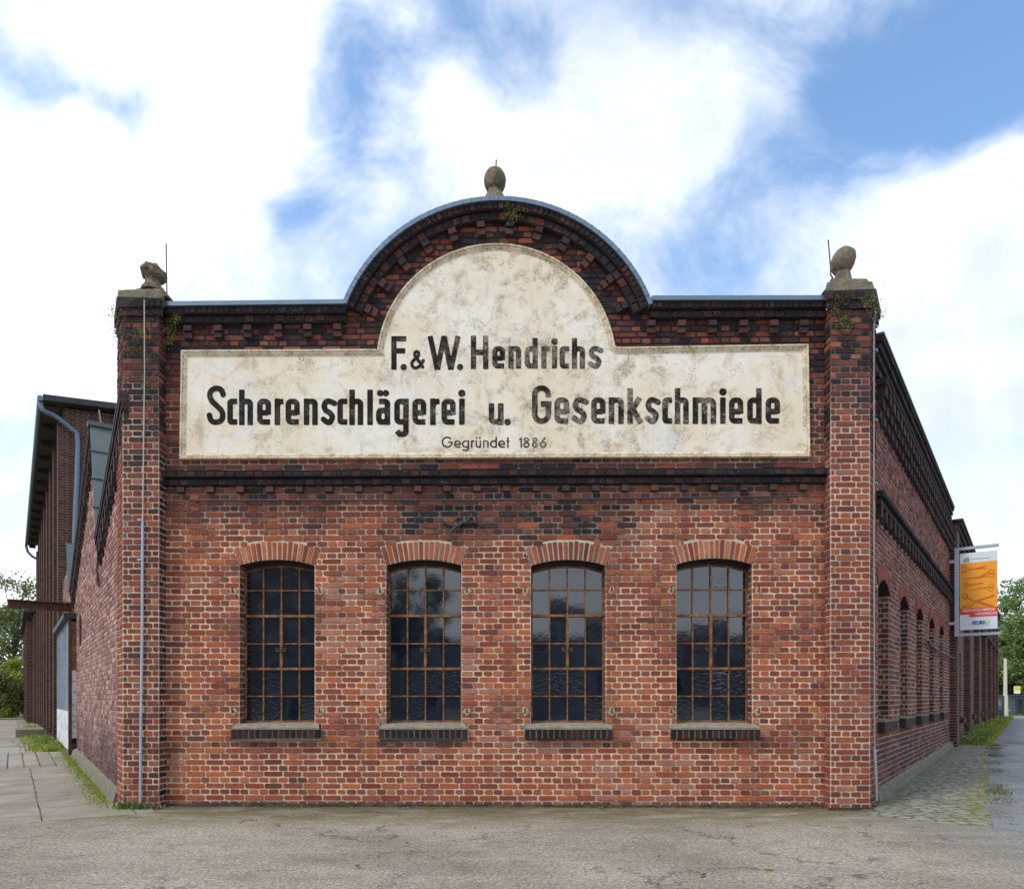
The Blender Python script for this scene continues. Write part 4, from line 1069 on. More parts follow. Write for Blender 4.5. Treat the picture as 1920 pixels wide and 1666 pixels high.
for i,w in enumerate(WR):
    m=MB(); n=14; a0=-w['ang']
    for j in range(n):
        t0=a0+2*w['ang']*j/n; t1=a0+2*w['ang']*(j+1)/n
        P=lambda r,t:(w['cu']+r*math.sin(t),w['zc']+r*math.cos(t))
        m.brick(FR,[P(w['R'],t0),P(w['R'],t1),P(w['R']+VH,t1),P(w['R']+VH,t0)],-.002,.012,tint_red(.35,rng),.012,rng,ch=.006)
        m.face([FR.p(*P(w['R'],t0),.001),FR.p(*P(w['R'],t1),.001),FR.p(*P(w['R']+VH+.02,t1),.001),FR.p(*P(w['R']+VH+.02,t0),.001)],(.24,.18,.15))
    m.build('window_arch','brickwork',fac)
    wn=arch_window(FR,w,fac,.30,seed=60+i,rowpx=[1.13,1.13+.33,1.13+.66,1.13+.99,1.13+1.32,1.13+1.65]); 
    sl=MB(); u0=w['cu']-w['hw']-.07; u1=w['cu']+w['hw']+.07
    sl.box(FR,u0,u1,w['zs']-.17,w['zs']-.02,0,.10); sl.build('sill_course','soot_mortar',wn)
    sl=MB(); sl.hexa([FR.p(u0-.005,w['zs']-.018,.105),FR.p(u1+.005,w['zs']-.018,.105),FR.p(u1+.005,w['zs']-.018,-.28),FR.p(u0-.005,w['zs']-.018,-.28),FR.p(u0,w['zs']-.002,.10),FR.p(u1,w['zs']-.002,.10),FR.p(u1-.03,w['zs']+.02,-.2),FR.p(u0+.03,w['zs']+.02,-.2)]); sl.build('sill','concrete_plinth',wn)
# cornices of the side wall
m=MB()
for za,zb,v,L in ((6.20,6.28,.11,.075),(6.09,6.18,.085,.13),(5.98,6.07,.055,.13),(5.72,5.80,.07,.13),(5.61,5.70,.15,.13)):
    course(m,FR,.42,LR,za,zb,0,v,L)
m.build('cornice','brickwork',fac)
m=MB(); m.box(FR,.42,LR,6.285,6.31,-.3,.125); m.build('coping','zinc',fac)
rest=MB(); c_=.55
while c_<LR-.1:
    m=MB()
    for a,b10,v in ((5.46,5.61,.14),(5.32,5.46,.105),(5.19,5.32,.07)): m.box(FR,c_-.085,c_+.085,a,b10-.002,0,v)
    m.build('dentil','soot_mortar',fac); c_+=.335
c_=.5
while c_<LR-.05: rest.box(FR,c_-.06,c_+.06,3.84,3.99,0,.09); c_+=.38
m=MB(); course(m,FR,.42,LR,4.12,4.20,0,.12,.13); course(m,FR,.42,LR,4.0,4.09,0,.085,.13); m.build('ledge','brickwork',fac)
# plinth, rail of the side wall
m=MB(); g0=gz(5,9)
m.hexa([FR.p(.3,-.1,.11),FR.p(LR,0,.11),FR.p(LR,0,0),FR.p(.3,-.1,0),FR.p(.3,.15,.08),FR.p(LR,.27,.08),FR.p(LR,.30,.012),FR.p(.3,.18,.012)]); m.build('plinth','concrete_plinth',fac)
m=MB(); a=FR.px(1744,1176,.2); b2=FR.px(1780,1206,.2); m.tube([FR.p(6.9,2.42,.10),FR.p(LR,2.42,.10)],.022,6); m.tube([FR.p(6.9,2.42,.10),FR.p(6.3,2.48,.06),FR.p(5.6,2.5,.10)],.03,6)
m.build('awning_rail','black_iron',fac)

# ------------------------------------------------------------------ left side wall: saw-tooth
def lp(px,py): return FL.px(px,py)
lo=lambda a,b: FL.px(a,b,.10)
V1=lo(176,1008); P2=lo(166,797); V2=lo(129,1108); P3=lo(124.5,1035); E=lp(119,1035)
S1=lo(201,862)
slope=(V1[1]-S1[1])/(V1[0]-S1[0])
Z0=V1[1]-slope*V1[0]
P3=(V2[0]+.5,V2[1]+1.2)
PROF=[(0,Z0),V1,P2,V2,P3,(E[0],P3[1]-.1)]
print('saw',PROF,Z0)
def prz(s): return interp(s,PROF)
DOOR=(lp(144,1300)[0],E[0]-.05)
def allow_l(z):
    out=[]; s=.46; st=.02; on=False; a=0
    while s<=E[0]:
        ok=prz(s)-.30>z and not (z<3.1 and DOOR[0]<s<DOOR[1])
        if ok and not on: a=s; on=True
        if not ok and on: out.append((a,s)); on=False
        s+=st
    if on: out.append((a,E[0]))
    return out
PINK=[(.44,.26,.20),(.38,.20,.155),(.48,.30,.235),(.21,.095,.085),(.31,.16,.13),(.24,.12,.11)]
def tf_l(u,z,r):
    c=r.choice(PINK); k_=r.uniform(.8,1.2); c=tuple(x*k_ for x in c)
    s=.75*ss(1.3,.2,z+fbm(u,z,1,31)*.5)+.15*fbm(u,z,1.5,32)
    return mixc(c,(.07,.035,.035),s)
def mf_l(u,z): return mixc((.37,.29,.24),(.10,.08,.075),.6*ss(1.3,.3,z)+.4*fbm(u,z,2,33)+.12)
m=MB(); rows(m,FL,.15,6.4,allow_l,tf_l,mf_l,rng,joint=.012)
m.box(FL,.46,E[0],3.9,4.0,-.25,-.02,(.2,.12,.1))
m.build('side_wall','brickwork',fac)
def slopeband(mb,A,B,o0,o1,v0,v1,c=(.5,.5,.5)):
    mb.hexa([FL.p(A[0],A[1]-o1,v1),FL.p(B[0],B[1]-o1,v1),FL.p(B[0],B[1]-o1,v0),FL.p(A[0],A[1]-o1,v0),FL.p(A[0],A[1]-o0,v1),FL.p(B[0],B[1]-o0,v1),FL.p(B[0],B[1]-o0,v0),FL.p(A[0],A[1]-o0,v0)],c)
m=MB(); tp=MB(); A0=(-.05,prz(0)-slope*.05)
for A,B in ((A0,V1),(P2,V2)):
    slopeband(tp,A,B,-.03,.02,-.5,.10)
    slopeband(m,A,B,.02,.11,-.02,.09); slopeband(m,A,B,.11,.20,-.02,.07); slopeband(m,A,B,.20,.30,-.02,.04)
    n=int((B[0]-A[0])/.30)
    for i in range(n):
        s=lerp(A[0]+.1,B[0]-.1,(i+.5)/n); z=prz(s); rest.box(FL,s-.06,s+.06,z-.50,z-.29,0,.075); rest.box(FL,s-.05,s+.05,z-.58,z-.50,0,.04)
m.build('raking_cornice','soot_mortar',fac); tp.build('verge_flashing','dark_roofing',fac)
d=rest.build('dentil','soot_mortar',fac); tag(d,'rows of small black dentils along both side walls',kind='stuff')
# roof of the saw-tooth sheds
m=MB(); IN=-9.0
def rq(a,b,va,vb,dz=.0): m.face([FL.p(a[0],a[1]+dz,va),FL.p(b[0],b[1]+dz,va),FL.p(b[0],b[1]+dz,vb),FL.p(a[0],a[1]+dz,vb)])
rq(A0,V1,-.02,-3.5,-.04); rq(P2,V2,-.02,IN,-.04); m.build('roof','dark_roofing',fac)
m=MB()
def slab(a,b,v0,v1,th=.05): m.hexa([FL.p(a[0],a[1],v0),FL.p(b[0],b[1],v0),FL.p(b[0],b[1],v1),FL.p(a[0],a[1],v1),FL.p(a[0]-th,a[1]+th*.3,v0),FL.p(b[0]-th,b[1]+th*.3,v0),FL.p(b[0]-th,b[1]+th*.3,v1),FL.p(a[0]-th,a[1]+th*.3,v1)])
slab(V1,(P2[0]+.0,P2[1]+.02),.08,IN); 
for i in range(1,4): 
    f=i/4; a=(lerp(V1[0],P2[0],f),lerp(V1[1],P2[1],f)); b3=(lerp(V1[0],P2[0],f+.012),lerp(V1[1],P2[1],f+.012)); slab((a[0]-.03,a[1]),(b3[0]-.03,b3[1]),.10,IN,.05)
m.box(FL,P2[0]-.12,P2[0]+.12,P2[1]-.02,P2[1]+.05,IN,.12)
rs=m.build('steep_roof_face','grey_roofing',fac); rs['label']='grey felted steep face of the saw-tooth roof'
m=MB(); slab(V2,P3,.12,-2.6); m.box(FL,P3[0]-.05,P3[0]+.1,P3[1],P3[1]+.04,-2.6,.14); m.build('steep_roof_face','grey_roofing',fac)
m=MB(); m.face([(-4.6,9.35,3.9),(4.6,9.35,3.9),(12.5,19.5,3.9),(0,24,3.9),(-11.5,18.2,3.9)]); m.build('flat_roof','dark_roofing',fac)
m=MB(); p_=lp(196,795); b4=FL.p(V1[0]-.1,V1[1]+1.0,-.6); m.tube([FL.p(1.35,Z0+slope*1.35+.0,.02),FL.p(1.35,Z0+slope*1.35+.62,0)],.012,5); m.build('lightning_rod','cable',fac)
m=MB(); m.tube([FL.p(P2[0],P2[1],-.1),FL.p(P2[0]-.1,P2[1]+.28,-.05)],.01,5); m.build('lightning_rod','cable',fac)
# iron cramp on the wall
m=MB(); cz=lp(189,1075); m.tube([FL.p(cz[0],cz[1]+.28,.03),FL.p(cz[0]+.03,cz[1]+.05,.05),FL.p(cz[0],cz[1]-.22,.03)],.02,6); m.build('iron_wall_anchor','dark_rust',fac)
m=MB(); cz=lp(152,1180); m.prism(FL,[(cz[0]+.22*math.cos(a),cz[1]+.32*math.sin(a)) for a in [k_*math.pi/8 for k_ in range(16)]],0,.03); m.build('bricked_hatch','soot_mortar',fac)
# sliding doors and rusty post
m=MB(); d0,d1=DOOR; m.box(FL,d0+.02,d1,.22,3.2,.115,.15)
nn=12
for i in range(nn): s=lerp(d0+.1,d1-.05,i/(nn-1)); m.box(FL,s-.015,s+.015,1.12,3.18,.15,.165)
dd=m.build('sliding_door','blue_grey_steel',fac)
m=MB(); m.box(FL,d0+.02,d1-.01,.23,1.1,.152,.162); m.build('kick_panel','white_steel',dd)
m=MB(); m.box(FL,d0-.04,d0+.015,.1,3.22,.10,.165); m.build('door_post','dark_rust',dd)
m=MB(); m.box(FL,d0-.03,d0-.005,2.05,3.15,.0,.098); m.build('rusty_plate','rusty_frame',dd)
m=MB(); m.box(FL,d0-.03,d0-.005,.5,2.045,.0,.098); m.build('guard_plate','white_steel',dd)
m=MB(); m.box(FL,d0-.1,d1+.1,3.22,3.34,.0,.26); m.build('door_track','black_iron',dd)
# crane beam
bs=lp(137,1139); m=MB(); z=bs[1]; s=bs[0]
for a,b5,za,zb in ((-.09,.09,z+.085,z+.10),(-.012,.012,z-.085,z+.085),(-.09,.09,z-.10,z-.085)): m.box(FL,s+a,s+b5,za,zb,-.0,1.28)
bm=m.build('crane_beam','dark_rust',fac); bm['label']='rusty steel beam sticking out of the left wall'
m=MB(); m.tube([FL.p(s-.1,z-.2,.02),FL.p(s-.45,z+.1,.25),FL.p(s-.5,z+.05,.05)],.02,5); m.tube([FL.p(s-.3,z+.25,.02),FL.p(s-.3,z-.25,.02)],.02,5); m.build('beam_strut','rusty_frame',fac)
m=MB(); m.hexa([FL.p(.5,-.1,.14),FL.p(DOOR[0],.0,.14),FL.p(DOOR[0],.0,0),FL.p(.5,-.1,0),FL.p(.5,.14,.08),FL.p(DOOR[0],.24,.08),FL.p(DOOR[0],.27,0),FL.p(.5,.17,0)]); m.build('plinth','concrete_plinth',fac)
# front footing
m=MB(); us=[lerp(fu(300),fu(1640),i/60) for i in range(61)]
for a,b6 in zip(us,us[1:]):
    v=.05+.03*fbm(a,0,2,41); h_=.028+.02*fbm(a,1,1.3,42); m.mesh([FF.p(a,-.03,v+.03),FF.p(b6,-.03,v+.03),FF.p(b6,h_,v),FF.p(a,h_,v),FF.p(b6,h_+.01,0),FF.p(a,h_+.01,0)],[(0,1,2,3),(3,2,4,5)])
m.box(FP,qu0-.02,qu1+.03,-.02,.03,0,.05); m.box(FP,pu0-.02,pu1+.05,-.02,.03,0,.04)
m.build('footing','soot_mortar',fac)

# ================================================================== WING ON THE RIGHT
wg=thing('factory_wing','long dark brick wing with buttresses continuing behind the banner on the right','building',FR.p(LR,0,0))
ZW=5.95; WE=38.0
m=MB(); 
WG=[]
for i in range(5):
    s=13.7+4.75*i; WG.append((s,s+.95,.85,2.75))
cuts=[LR]
for a,b7,c,d in WG: cuts+=[a,b7]
cuts.append(WE)
th=.3
for i in range(0,len(cuts),2): m.box(FR,cuts[i],cuts[i+1],0,ZW,-th,0)
for a,b7,c,d in WG: m.box(FR,a,b7,0,c,-th,0); m.box(FR,a,b7,d,ZW,-th,0)
m.face([FR.p(LR,0,-th),FR.p(LR,0,-6),FR.p(LR,ZW,-6),FR.p(LR,ZW,-th)]); m.face([FR.p(WE,0,0),FR.p(WE,0,-6),FR.p(WE,ZW,-6),FR.p(WE,ZW,0)])
m.build('wall','brick_wing',wg,uv=True)
for i in range(7):
    s=[10.95,15.7,20.4,25.2,29.95,33.7,37.3][i]; m=MB(); m.box(FR,s+.15,s+.85,0,ZW-.1,0.002,.17); m.build('buttress','brick_dark',wg,uv=True)  # darker brick than the wing wall, standing in for shade on the fronts
for a,b7,c,d in WG:
    m=MB(); m.box(FR,a+.002,b7-.002,c,d,-.28,-.22); w_=m.build('window','window_glass',wg)
    m=MB(); m.box(FR,a-.05,b7+.05,c-.16,c,0,.14); m.build('sill','soot_mortar',w_)
    m=MB(); 
    for q in range(1,4): m.box(FR,lerp(a,b7,q/4)-.01,lerp(a,b7,q/4)+.01,c,d,-.22,-.19)
    for q in range(1,6): m.box(FR,a,b7,lerp(c,d,q/6)-.01,lerp(c,d,q/6)+.01,-.22,-.195)
    m.build('frame','rusty_frame',w_)
m=MB(); m.box(FR,LR+.05,WE,ZW-.08,ZW,0,.26); m.box(FR,LR+.05,WE,ZW-.2,ZW-.1,0,.2); m.box(FR,LR+.05,WE,ZW-.32,ZW-.22,0,.14); m.box(FR,LR+.05,WE,2.6+1.4,2.72+1.4,0,.2); m.build('cornice','soot_mortar',wg)
m=MB(); m.box(FR,LR,WE,ZW+.002,ZW+.05,-6,.30); m.build('roof','dark_roofing',wg)

# ================================================================== REAR BUILDINGS ON THE LEFT
s0=E[0]+.05
corner=Vector(FL.p(s0,0,0))
rb=thing('rear_factory_hall','tall dark brick hall with ribbed side wall and zinc downpipe behind the saw-tooth shed','building',corner)
OV=.50; zE=H+(HY-749)*(corner.y-.585*OV-.811*.35)/FPX; s1=FL.px(52,1000,OV)[0]-.3
m=MB(); m.box(FL,s0,s1,0,zE,-11,0); m.build('wall','brick_dark',rb,uv=True)
nr=9
for i in range(nr):
    s=lerp(s0+.0,s1-.5,i/(nr-1)); m=MB(); m.box(FL,s+.003,s+.55,0,zE-.4,.002,.13); m.build('buttress','brick_dark',rb,uv=True)
for i in range(nr-1):
    s=lerp(s0,s1-.5,(i+.62)/(nr-1)); m=MB(); m.box(FL,s,s+.7,1.1,4.5,.002,.03); m.build('blind_recess','soot_mortar',rb)
rise_=.10
m=MB()
m.hexa([FL.p(s0-.35,zE,OV),FL.p(s1+.3,zE,OV),FL.p(s1+.3,zE+OV*rise_+5.5*rise_,-5.5),FL.p(s0-.35,zE+OV*rise_+5.5*rise_,-5.5),FL.p(s0-.35,zE+.16,OV),FL.p(s1+.3,zE+.16,OV),FL.p(s1+.3,zE+.16+6.5*rise_,-5.5),FL.p(s0-.35,zE+.16+6.5*rise_,-5.5)])
m.hexa([FL.p(s0-.35,zE+6.5*rise_,-5.502),FL.p(s1+.3,zE+6.5*rise_,-5.502),FL.p(s1+.3,zE,-12),FL.p(s0-.35,zE,-12),FL.p(s0-.35,zE+.16+6.5*rise_,-5.502),FL.p(s1+.3,zE+.16+6.5*rise_,-5.502),FL.p(s1+.3,zE+.16,-12),FL.p(s0-.35,zE+.16,-12)])
m.build('roof','dark_roofing',rb)
m=MB(); m.prism(Frame(FL.p(s0-.002,0,0),LN,-LU),[(0,zE-.001),(-5.5,zE+5.6*rise_),(-11,zE-.001)],0,.02); m.build('gable_infill','brick_dark',rb,uv=True)
for i in range(14): s=lerp(s0,s1,i/13); m=MB(); m.box(FL,s,s+.12,zE-.16,zE-.003,.14,OV-.05); m.build('rafter_end','dark_wood',rb)
m=MB(); m.tube([FL.p(s0-.4,zE+.02,OV+.06),FL.p(s1+.35,zE+.02,OV+.06)],.075,10); m.build('gutter','zinc',rb)
m=MB(); ff=Frame(FL.p(s0-.1,0,0),-LN,-LU)
def fpz(px,py): return ff.px(px,py)
P=[FL.p(s0-.2,zE-.02,OV+.05),FL.p(s0-.2,zE-.25,OV-.02)]+[ff.p(*ff.px(x,y),.05) for x,y in ((105,782),(137,808),(145,822),(144,900),(141,960),(139,1040))]
m.tube(spl(P,4),.065,10); m.build('downpipe','zinc',rb)
m=MB(); P=[FL.p(s1+.3,zE,OV+.08),FL.p(s1+.3,zE-.35,OV),FL.p(s1+.2,zE-.6,.3),FL.p(s1+.2,zE-.7,.1)]; m.tube(P,.07,8); m.build('downpipe','zinc',rb)
# lower hall further back
c2=Vector(FL.p(s1,0,0)); lb=thing('low_rear_shed','lower brick shed with sloping roof edge at the far end of the left wall','building',c2)
zz=H+(HY-1150)*c2.y/FPX
m=MB(); m.hexa([FL.p(s1+.01,-.3,.25),FL.p(s1+16,-.3,.25),FL.p(s1+16,-.3,-7),FL.p(s1+.01,-.3,-7),FL.p(s1+.01,zz,.25),FL.p(s1+16,zz-.1,.25),FL.p(s1+16,zz-.1,-7),FL.p(s1+.01,zz,-7)]); m.build('wall','brick_dark',lb,uv=True)
for i in range(5): s=s1+1.2+3.2*i; m=MB(); m.box(FL,s,s+.5,-.3,zz-.3,.252,.55); m.build('buttress','brick_dark',lb,uv=True)
m=MB(); m.hexa([FL.p(s1,zz,.7),FL.p(s1+16.2,zz,.7),FL.p(s1+16.2,zz+1.2,-7),FL.p(s1,zz+1.2,-7),FL.p(s1,zz+.15,.7),FL.p(s1+16.2,zz+.15,.7),FL.p(s1+16.2,zz+1.35,-7),FL.p(s1,zz+1.35,-7)]); m.build('roof','dark_roofing',lb)
m=MB(); m.box(FL,s1+16.3,s1+24,-.3,1.9,-.2,.3); o=m.build('boundary_wall','brick_dark',None,uv=True); tag(o,'low brick boundary wall beyond the far shed beside the green bush','wall')
# steps by the rear hall
m=MB(); m.box(FL,s0+5,s0+7.2,-.1,.34,.3,1.1); o=m.build('stone_step','sill_stone'); tag(o,'low stone step among weeds beside the ribbed rear hall','step')

# ================================================================== BANNER SIGN
bx=LR-.12; Bf=Frame(FR.p(bx,0,0),RN,-RU)      # banner plane: u outwards from the wall
bn=thing('banner_sign','orange and white hanging banner with scissors pictures on a galvanised bracket','sign',Bf.p(0,3.0,0))
q=lambda px,py: Bf.px(px,py)
T0=q(1792,1030); T1=q(1873,1022); B0=q(1796,1190); B1=q(1876,1185)
m=MB(); tk=.035; uL_=q(1790,1100)[0]
zt=T0[1]; zb=B0[1]; uo=T1[0]
m.box(Bf,uL_,uo,zt-tk,zt+tk,-.035,.035); m.build('top_arm','galvanised',bn)
m=MB(); m.box(Bf,uL_,uo+.04,zb-tk,zb+tk,-.035,.035); m.build('bottom_arm','galvanised',bn)
m=MB(); m.box(Bf,uL_,uL_+.085,zb+tk,zt-tk,-.033,.033); 
for z_ in (zb+.3,zt-.3): m.box(Bf,0,uL_,z_-.04,z_+.04,-.02,.02)
m.build('upright','galvanised',bn)
ba,bb_=q(1800,1100)[0],uo-.03; bt,bo=zt-.12,zb+.12
m=MB(); 
def bw(u,z): return .012*math.sin((u-ba)*5)*(bt-z)/(bt-bo)
NX,NZ=8,20
def sheet(m,u0,u1,z0,z1,off,nx=8,nz=16):
    for i in range(nx):
        for j in range(nz):
            a,b_=lerp(u0,u1,i/nx),lerp(u0,u1,(i+1)/nx); c,d=lerp(z0,z1,j/nz),lerp(z0,z1,(j+1)/nz)
            m.face([Bf.p(x,y,off+bw(x,y)) for x,y in ((a,c),(b_,c),(b_,d),(a,d))])
sheet(m,ba,bb_,bo,bt,0); cl=m.build('banner_cloth','white_cloth',bn)
Hh=bt-bo; Wd=bb_-ba
ux=lambda f:ba+Wd*f; zx=lambda f:bt-Hh*f        # fractions from the top left
m=MB(); sheet(m,ux(0),ux(1),zx(.735),zx(.13),.003); m.build('orange_field','orange_print',cl)
m=MB(); sheet(m,ux(0),ux(1),zx(.80),zx(.72),.006,8,3); sheet(m,ux(.26),ux(1),zx(.835),zx(.80),.006,8,2); m.build('red_band','red_print',cl)
def strokes(lst,hw,name,mt,off=.009,st=.006):
    m=MB()
    add_glyph(m,[[(ux(x),zx(y)) for x,y in l] for l in lst],[],hw,st,lambda x,y:Bf.p(x,y,off+bw(x,y))); return m.build(name,mt,cl)
def loop(cx,cy,rx,ry): return [(cx+rx*math.cos(k_*math.pi/9),cy+ry*math.sin(k_*math.pi/9)) for k_ in range(19)]
for lst,hw in (([loop(.11,.175,.055,.013),loop(.11,.24,.06,.016),[(.15,.185),(.34,.215),(.72,.22)],[(.16,.235),(.36,.21),(.72,.185)]],.008),
               ([loop(.84,.265,.08,.022),loop(.84,.315,.08,.022),[(.12,.335),(.38,.325),(.55,.32),(.7,.285),(.78,.27)],[(.38,.335),(.55,.335),(.76,.315)]],.010),
               ([loop(.17,.395,.05,.016),loop(.17,.435,.05,.016),[(.22,.40),(.35,.415),(.62,.395)],[(.22,.43),(.36,.415),(.62,.412)]],.009),
               ([loop(.84,.445,.07,.02),loop(.84,.495,.07,.02),[(.28,.485),(.55,.475),(.78,.455)],[(.5,.455),(.7,.475),(.78,.49)]],.006),
               ([loop(.14,.56,.075,.028),[(.2,.58),(.42,.635),(.7,.69),(.9,.715)],[(.1,.70),(.3,.69),(.45,.63),(.92,.575)],[(.08,.715),(.08,.69),(.3,.685),(.28,.71)]],.013)):
    strokes(lst,hw,'scissors_picture','scissor_print')
strokes([[(.45,.628),(.72,.598),(.93,.572)],[(.45,.635),(.7,.68),(.9,.712)]],.022,'scissors_picture','scissor_print',.011)
strokes([[(.38,.215),(.72,.187)],[(.38,.212),(.72,.22)]],.008,'scissors_picture','scissor_print',.0112)
strokes([[(.52,.325),(.72,.285)]],.02,'scissors_picture','scissor_print',.0113)
def txt(s,size,u,z,name,mt,shear=.0,off=.012,sx=1.0):
    cu=bpy.data.curves.new(name,'FONT'); cu.body=s; cu.size=size; cu.shear=shear; cu.offset=size*.012
    to=bpy.data.objects.new('t',cu); col.objects.link(to); bpy.context.view_layer.update()
    me=bpy.data.meshes.new_from_object(to.evaluated_get(bpy.context.evaluated_depsgraph_get()))
    m=MB(); vs=[(v.co.x*sx+u,v.co.y+z) for v in me.vertices]
    m.mesh([Bf.p(a,b_,off+bw(a,b_)) for a,b_ in vs],[tuple(p.vertices) for p in me.polygons])
    bpy.data.objects.remove(to); bpy.data.curves.remove(cu); bpy.data.meshes.remove(me)
    return m.build(name,mt,cl)
o=txt('GESENKSCHMIEDE',.088,ux(.06),zx(.765),'lettering','white_print',.0,sx=.93); o['label']='white capitals GESENKSCHMIEDE'
o=txt('HENDRICHS',.088,ux(.42),zx(.815),'lettering','white_print',.0,sx=.93); o['label']='white capitals HENDRICHS'
m=MB(); sheet(m,ux(.33),ux(.66),zx(.935),zx(.89),.004,3,1); m.build('logo_panel','blue_print',cl)
m=MB(); sheet(m,ux(.66),ux(.79),zx(.935),zx(.89),.004,2,1); m.build('logo_panel','green_print',cl)
o=txt('LVR',.085,ux(.355),zx(.928),'lettering','white_print'); o['label']='white capitals LVR on a blue panel'
strokes([[(.70,.90),(.76,.90),(.73,.912),(.76,.925),(.70,.925)],[(.60,.90),(.63,.912),(.60,.925)]],.007,'logo_mark','white_print',.007)
strokes([[(.10,.105),(.15,.075),(.22,.065),(.23,.105),(.12,.108)],[(.13,.095),(.21,.092)]],.022,'logo_mark','grey_print',.004)
strokes([[(.10,.103),(.14,.102)]],.02,'logo_mark','orange_print',.007)
o=txt('LVR-Industriemuseum',.045,ux(.29),zx(.092),'lettering','grey_print',off=.004); o['label']='thin grey line of words at the banner top'
strokes([[(.33,.952),(.79,.952)]],.004,'small_print','grey_print',.004)

# ================================================================== GROUND
def sheet3(name,material,fr,s0,s1,ds,offs,dz,kind='structure',wob=0):
    ss_=[]; s=s0
    while s<s1: ss_.append(s); s+=ds*(1+max(0,s)*.05)
    ss_.append(s1); m=MB(); uvs=[]
    n=len(offs(0)); vs=[]
    for s in ss_:
        for v in offs(s):
            sk=-.022 if (s==s0 or v==offs(s)[-1]) else 0
            vv=v+(wob*fbm(s,v,1.7,50) if v==offs(s)[-1] else 0); p=fr.p(s,0,vv); vs.append((p[0],p[1],gz(p[0],p[1])+dz+sk)); uvs.append((s,vv))
    fs=[(i*n+j,i*n+j+1,(i+1)*n+j+1,(i+1)*n+j) for i in range(len(ss_)-1) for j in range(n-1)]
    m.mesh(vs,fs); o=m.build(name,material,None,uv=uvs); o['kind']=kind; return o
m=MB(); xs=[-600,-300,-150,-80,-50,-30,-20,-14,-10]+[-8+.5*i for i in range(33)]+[10,14,20,30,50,80,150,300,600]
ys=[-60,-30,-15,-8,-4,0,2,3,4,5,6,7,7.5,8,8.25,8.5,8.75,9,10,12,14,16,17.7,20,25,30,38,45,54,72,100,150,300,600,1200]
vs=[(x,y,gz(x,y)+(.012*fbm(x,y,.5,60) if y<9 and abs(x)<9 else 0)) for y in ys for x in xs]; nx=len(xs)
m.mesh(vs,[(j*nx+i,j*nx+i+1,(j+1)*nx+i+1,(j+1)*nx+i) for j in range(len(ys)-1) for i in range(nx-1)])
o=m.build('ground','worn_asphalt'); o['kind']='structure'
SW=sheet3('sidewalk','stone_flags',FL,-.72,60,.25,lambda s:[.02+4.6*i/12+ (-.25 if s<0 and i==0 else 0) for i in range(13)],.005)
def verge_w(s): return interp(s,[(-3,1.5),(-.9,1.48),(0,1.42),(1.7,1.34),(5.2,1.18),(14.8,.8),(22,.75),(40,.4)])
sheet3('cobbled_verge','mossy_cobbles',FR,-.8,LR+2.0,.25,lambda s:[.0+verge_w(s)*i/6 for i in range(7)],.009,wob=.12)
sheet3('asphalt_path','grey_asphalt',FR,-1.0,75,.25,lambda s:[verge_w(s)-.1+5.5*i/8 for i in range(9)],.004)

# ------------------------------------------------------------------ vegetation
def leafquad(m,p,sz,rg,dn=None):
    a=Vector((rg.gauss(0,1),rg.gauss(0,1),rg.gauss(0,1))).normalized(); b=a.cross(Vector((rg.gauss(0,1),rg.gauss(0,1),rg.gauss(0,1)))).normalized()
    a*=sz*rg.uniform(.6,1.2); b*=sz*.5*rg.uniform(.7,1.2); c=rg.random(); m.face([p-a,p-b,p+a,p+b],(c,c,c))
def tree(name,label,base,h,cr,crz,n,sz,matn,seed,clumps=26,cat='tree',group=None,trunk=.22,sparse=1.0,low=.3):
    rg=random.Random(seed); base=Vector(base); T=thing(name,label,cat,base,group)
    top=base+Vector((0,0,h*.62)); tm=MB()
    lean=Vector((rg.uniform(-.3,.3),rg.uniform(-.3,.3),0))
    tm.tube([base,base+Vector((0,0,h*.2))+lean*.3,base+Vector((0,0,h*.42))+lean,top+lean*2],[trunk,trunk*.8,trunk*.6,trunk*.25],8)
    cs=[]
    cc=base+Vector((0,0,h-crz))
    for i in range(clumps):
        while True:
            d=Vector((rg.uniform(-1,1),rg.uniform(-1,1),rg.uniform(-1,1)))
            if d.length<1 and d.length>.25: break
        p=cc+Vector((d.x*cr,d.y*cr,d.z*crz)); r=rg.uniform(.16,.36)*cr; cs.append((p,r))
        st=base+Vector((0,0,h*rg.uniform(low,.6)))+lean
        mid=(st+p)/2+Vector((0,0,rg.uniform(0,.1)*h)); tm.tube([st,mid,p],[trunk*.35,trunk*.2,trunk*.05],5)
        for _ in range(3):
            e=p+Vector((rg.gauss(0,1),rg.gauss(0,1),rg.gauss(0,1)))*r*.6; tm.tube([mid.lerp(p,.6),e],[trunk*.1,trunk*.03],4)
    tm.build('trunk','bark',T)
    lm=MB()
    for i in range(n):
        p,r=rg.choice(cs); d=Vector((rg.gauss(0,1),rg.gauss(0,1),rg.gauss(0,1))).normalized()*r*(rg.random()**.45)*1.15; d.z*=.75
        leafquad(lm,p+d,sz,rg)
    lm.build('crown',matn,T); return T
def gt(px,Y,dz=0): x=(px-CX)*Y/FPX; return (x,Y,gz(x,Y)+dz)
tree('tree','tall thin leafed tree with see-through crown left of the rear hall',gt(30,56),11.5,4.2,4.6,5200,.15,'leaf_mid',3,clumps=40,group='trees left of the rear hall')
tree('tree','airy pale tree behind, at the left picture edge',gt(-30,66),13.2,4.5,5.5,5200,.17,'leaf_olive',4,clumps=34,group='trees left of the rear hall')
tree('bush','large bright yellow green bush at the end of the left path',gt(22,52),4.4,2.9,2.2,9000,.12,'leaf_bright',5,clumps=30,cat='bush',trunk=.08,low=.1,group='bushes at the end of the left path')
